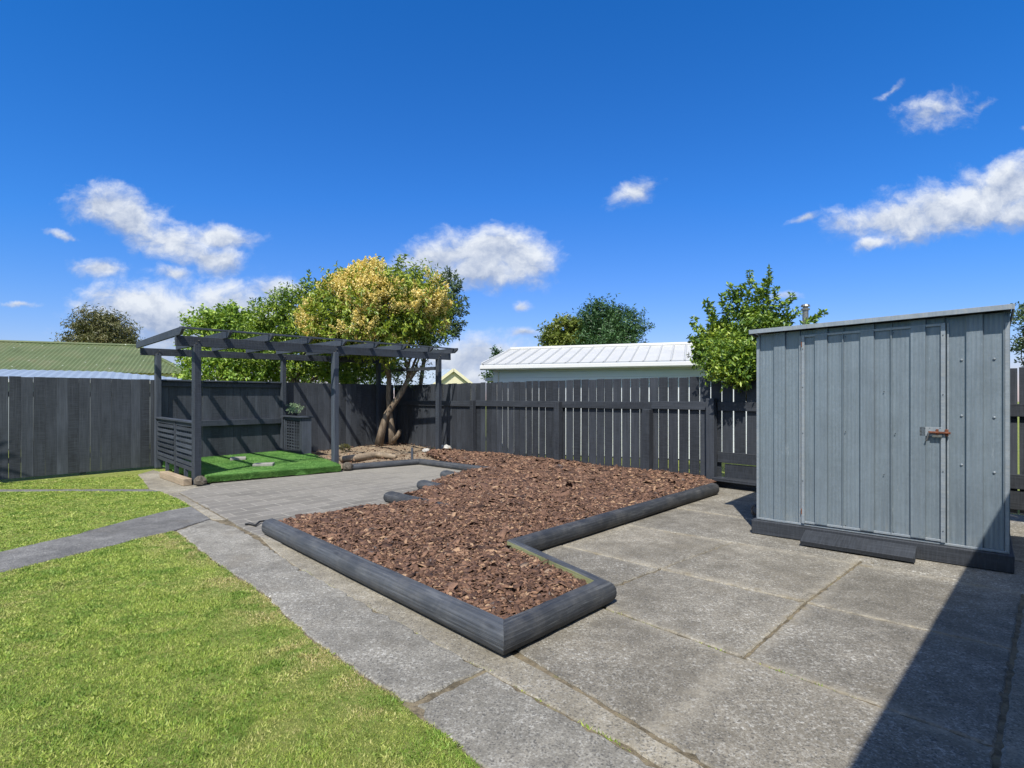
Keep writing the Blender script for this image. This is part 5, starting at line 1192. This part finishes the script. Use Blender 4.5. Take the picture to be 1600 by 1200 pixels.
# pale blue lean-to roof in front of it
ls = thing('iron_roofed_garage', 'low garage with pale blue corrugated iron roof just over the left fence', 'garage', v3(A(150, 600, 17)[:2], 0))
la_ = A(-160, 589, 14.2); lb_ = A(345, 598.5, 18.4); lu_ = Vector((lb_.x - la_.x, lb_.y - la_.y)); LL = lu_.length; lu_.normalize(); lv_ = Vector((-lu_.y, lu_.x)); lo_ = Vector((la_.x, la_.y))
mb = MB(); n = int(LL / .06); vs = []; ez0 = 2.01
for i in range(n + 1):
    xx = LL * i / n; h = .012 * math.sin(i * math.pi / 2); q = lo_ + lu_ * xx; up_ = min(1.0, (LL - xx) / 3.2); q2_ = q + lv_ * 3.6 * up_; vs.append((q.x, q.y, ez0 + h)); vs.append((q2_.x, q2_.y, ez0 + .40 * up_ + h))
mb.add(vs, [(2 * i, 2 * i + 2, 2 * i + 3, 2 * i + 1) for i in range(n)]); l_r = mb.build('roof', 'bluemetal', ls)
mb = MB(); mb.beam(v3(lo_, ez0 - .05), v3(lo_ + lu_ * LL, ez0 - .05), .04, .09); mb.build('fascia', 'white', l_r)
c4 = [lo_ + lu_ * .2 + lv_ * .2, lo_ + lu_ * (LL - .3) + lv_ * .2, lo_ + lu_ * (LL - 3.4) + lv_ * 3.4, lo_ + lu_ * .2 + lv_ * 3.4]
mb = MB(); mb.prism([tuple(p) for p in c4], 0, ez0 - .08); mb.build('wall', 'fascia', ls)

# small gabled building in the centre gap
gbh = thing('gabled_cottage', 'small cottage with pale blue roof and cream gable between the trees and the white garage', 'house', v3(A(700, 600, 34)[:2], 0))
apx = A(708, 577, 32); ezc = A(0, 601, 32).z - .25
def CP(x, y, z): return Vector((apx.x + x * .96 + y * -.28 * 1, apx.y + x * .28 + y * .96, z))
hw = 1.5; hz = apx.z; dz_ = 5.0
mb = MB()
mb.add([CP(0, 0, hz), CP(hw, 0, ezc), CP(hw, .0, 0), CP(-hw, 0, 0), CP(-hw, 0, ezc)], [(0, 4, 3, 2, 1)]); mb.build('wall', 'cream', gbh)
mb = MB(); vs = []; n = 60
# left slope faces the viewer's left: ridge runs back and to the left
rdv = Vector((-.93, .37, 0)) * 5.5
for i in range(n + 1):
    t = i / n; h = .02 * (i % 4 == 0); vs.append(CP(0, -.15, hz + h) + rdv * t); vs.append(CP(-hw - .1, -.15, ezc - .08 + h) + rdv * t)
mb.add(vs, [(2 * i, 2 * i + 2, 2 * i + 3, 2 * i + 1) for i in range(n)]); mb.add([CP(0, -.15, hz), CP(0, -.15, hz) + rdv, CP(hw + .1, -.15, ezc - .08) + rdv, CP(hw + .1, -.15, ezc - .08)], [(0, 1, 2, 3)]); c_r = mb.build('roof', 'bluemetal', gbh)
mb = MB(); mb.beam(CP(0, -.17, hz - .02), CP(hw + .1, -.17, ezc - .1), .05, .16); mb.beam(CP(0, -.17, hz - .02), CP(-hw - .1, -.17, ezc - .1), .05, .16); mb.build('barge_board', 'cream', c_r)

# unseen house inferred from its shadow; form guessed so the eave casts that edge
hd_ = Vector((.713, .701)).normalized(); hr_ = Vector((hd_.y, -hd_.x)); E0 = Vector((.91, .26))
def EP(t, s, z): p = E0 + hd_ * t + hr_ * s; return Vector((p.x, p.y, z))
hm = thing('dwelling', 'guessed white walled house unseen beyond the right edge, placed so its eave shades the slabs', 'house', EP(0, 3, 0))
mb = MB(); mb.prism([tuple(EP(-7, .5, 0)[:2]), tuple(EP(4.9, .5, 0)[:2]), tuple(EP(4.9, 7, 0)[:2]), tuple(EP(-7, 7, 0)[:2])], 0, 2.5); mb.build('wall', 'white', hm)
mb = MB(); mb.add([EP(-7.5, 0, 2.6), EP(5.4, 0, 2.6), EP(5.4, 7.5, 2.6), EP(-7.5, 7.5, 2.6), EP(-7.5, 3.75, 3.9), EP(5.4, 3.75, 3.9), EP(-7.5, 0, 2.5), EP(5.4, 0, 2.5), EP(5.4, 7.5, 2.5), EP(-7.5, 7.5, 2.5)], [(0, 1, 5, 4), (2, 3, 4, 5), (1, 2, 5), (3, 0, 4), (6, 9, 8, 7), (0, 6, 7, 1), (1, 7, 8, 2), (2, 8, 9, 3), (3, 9, 6, 0)]); mb.build('roof', 'bluemetal', hm)
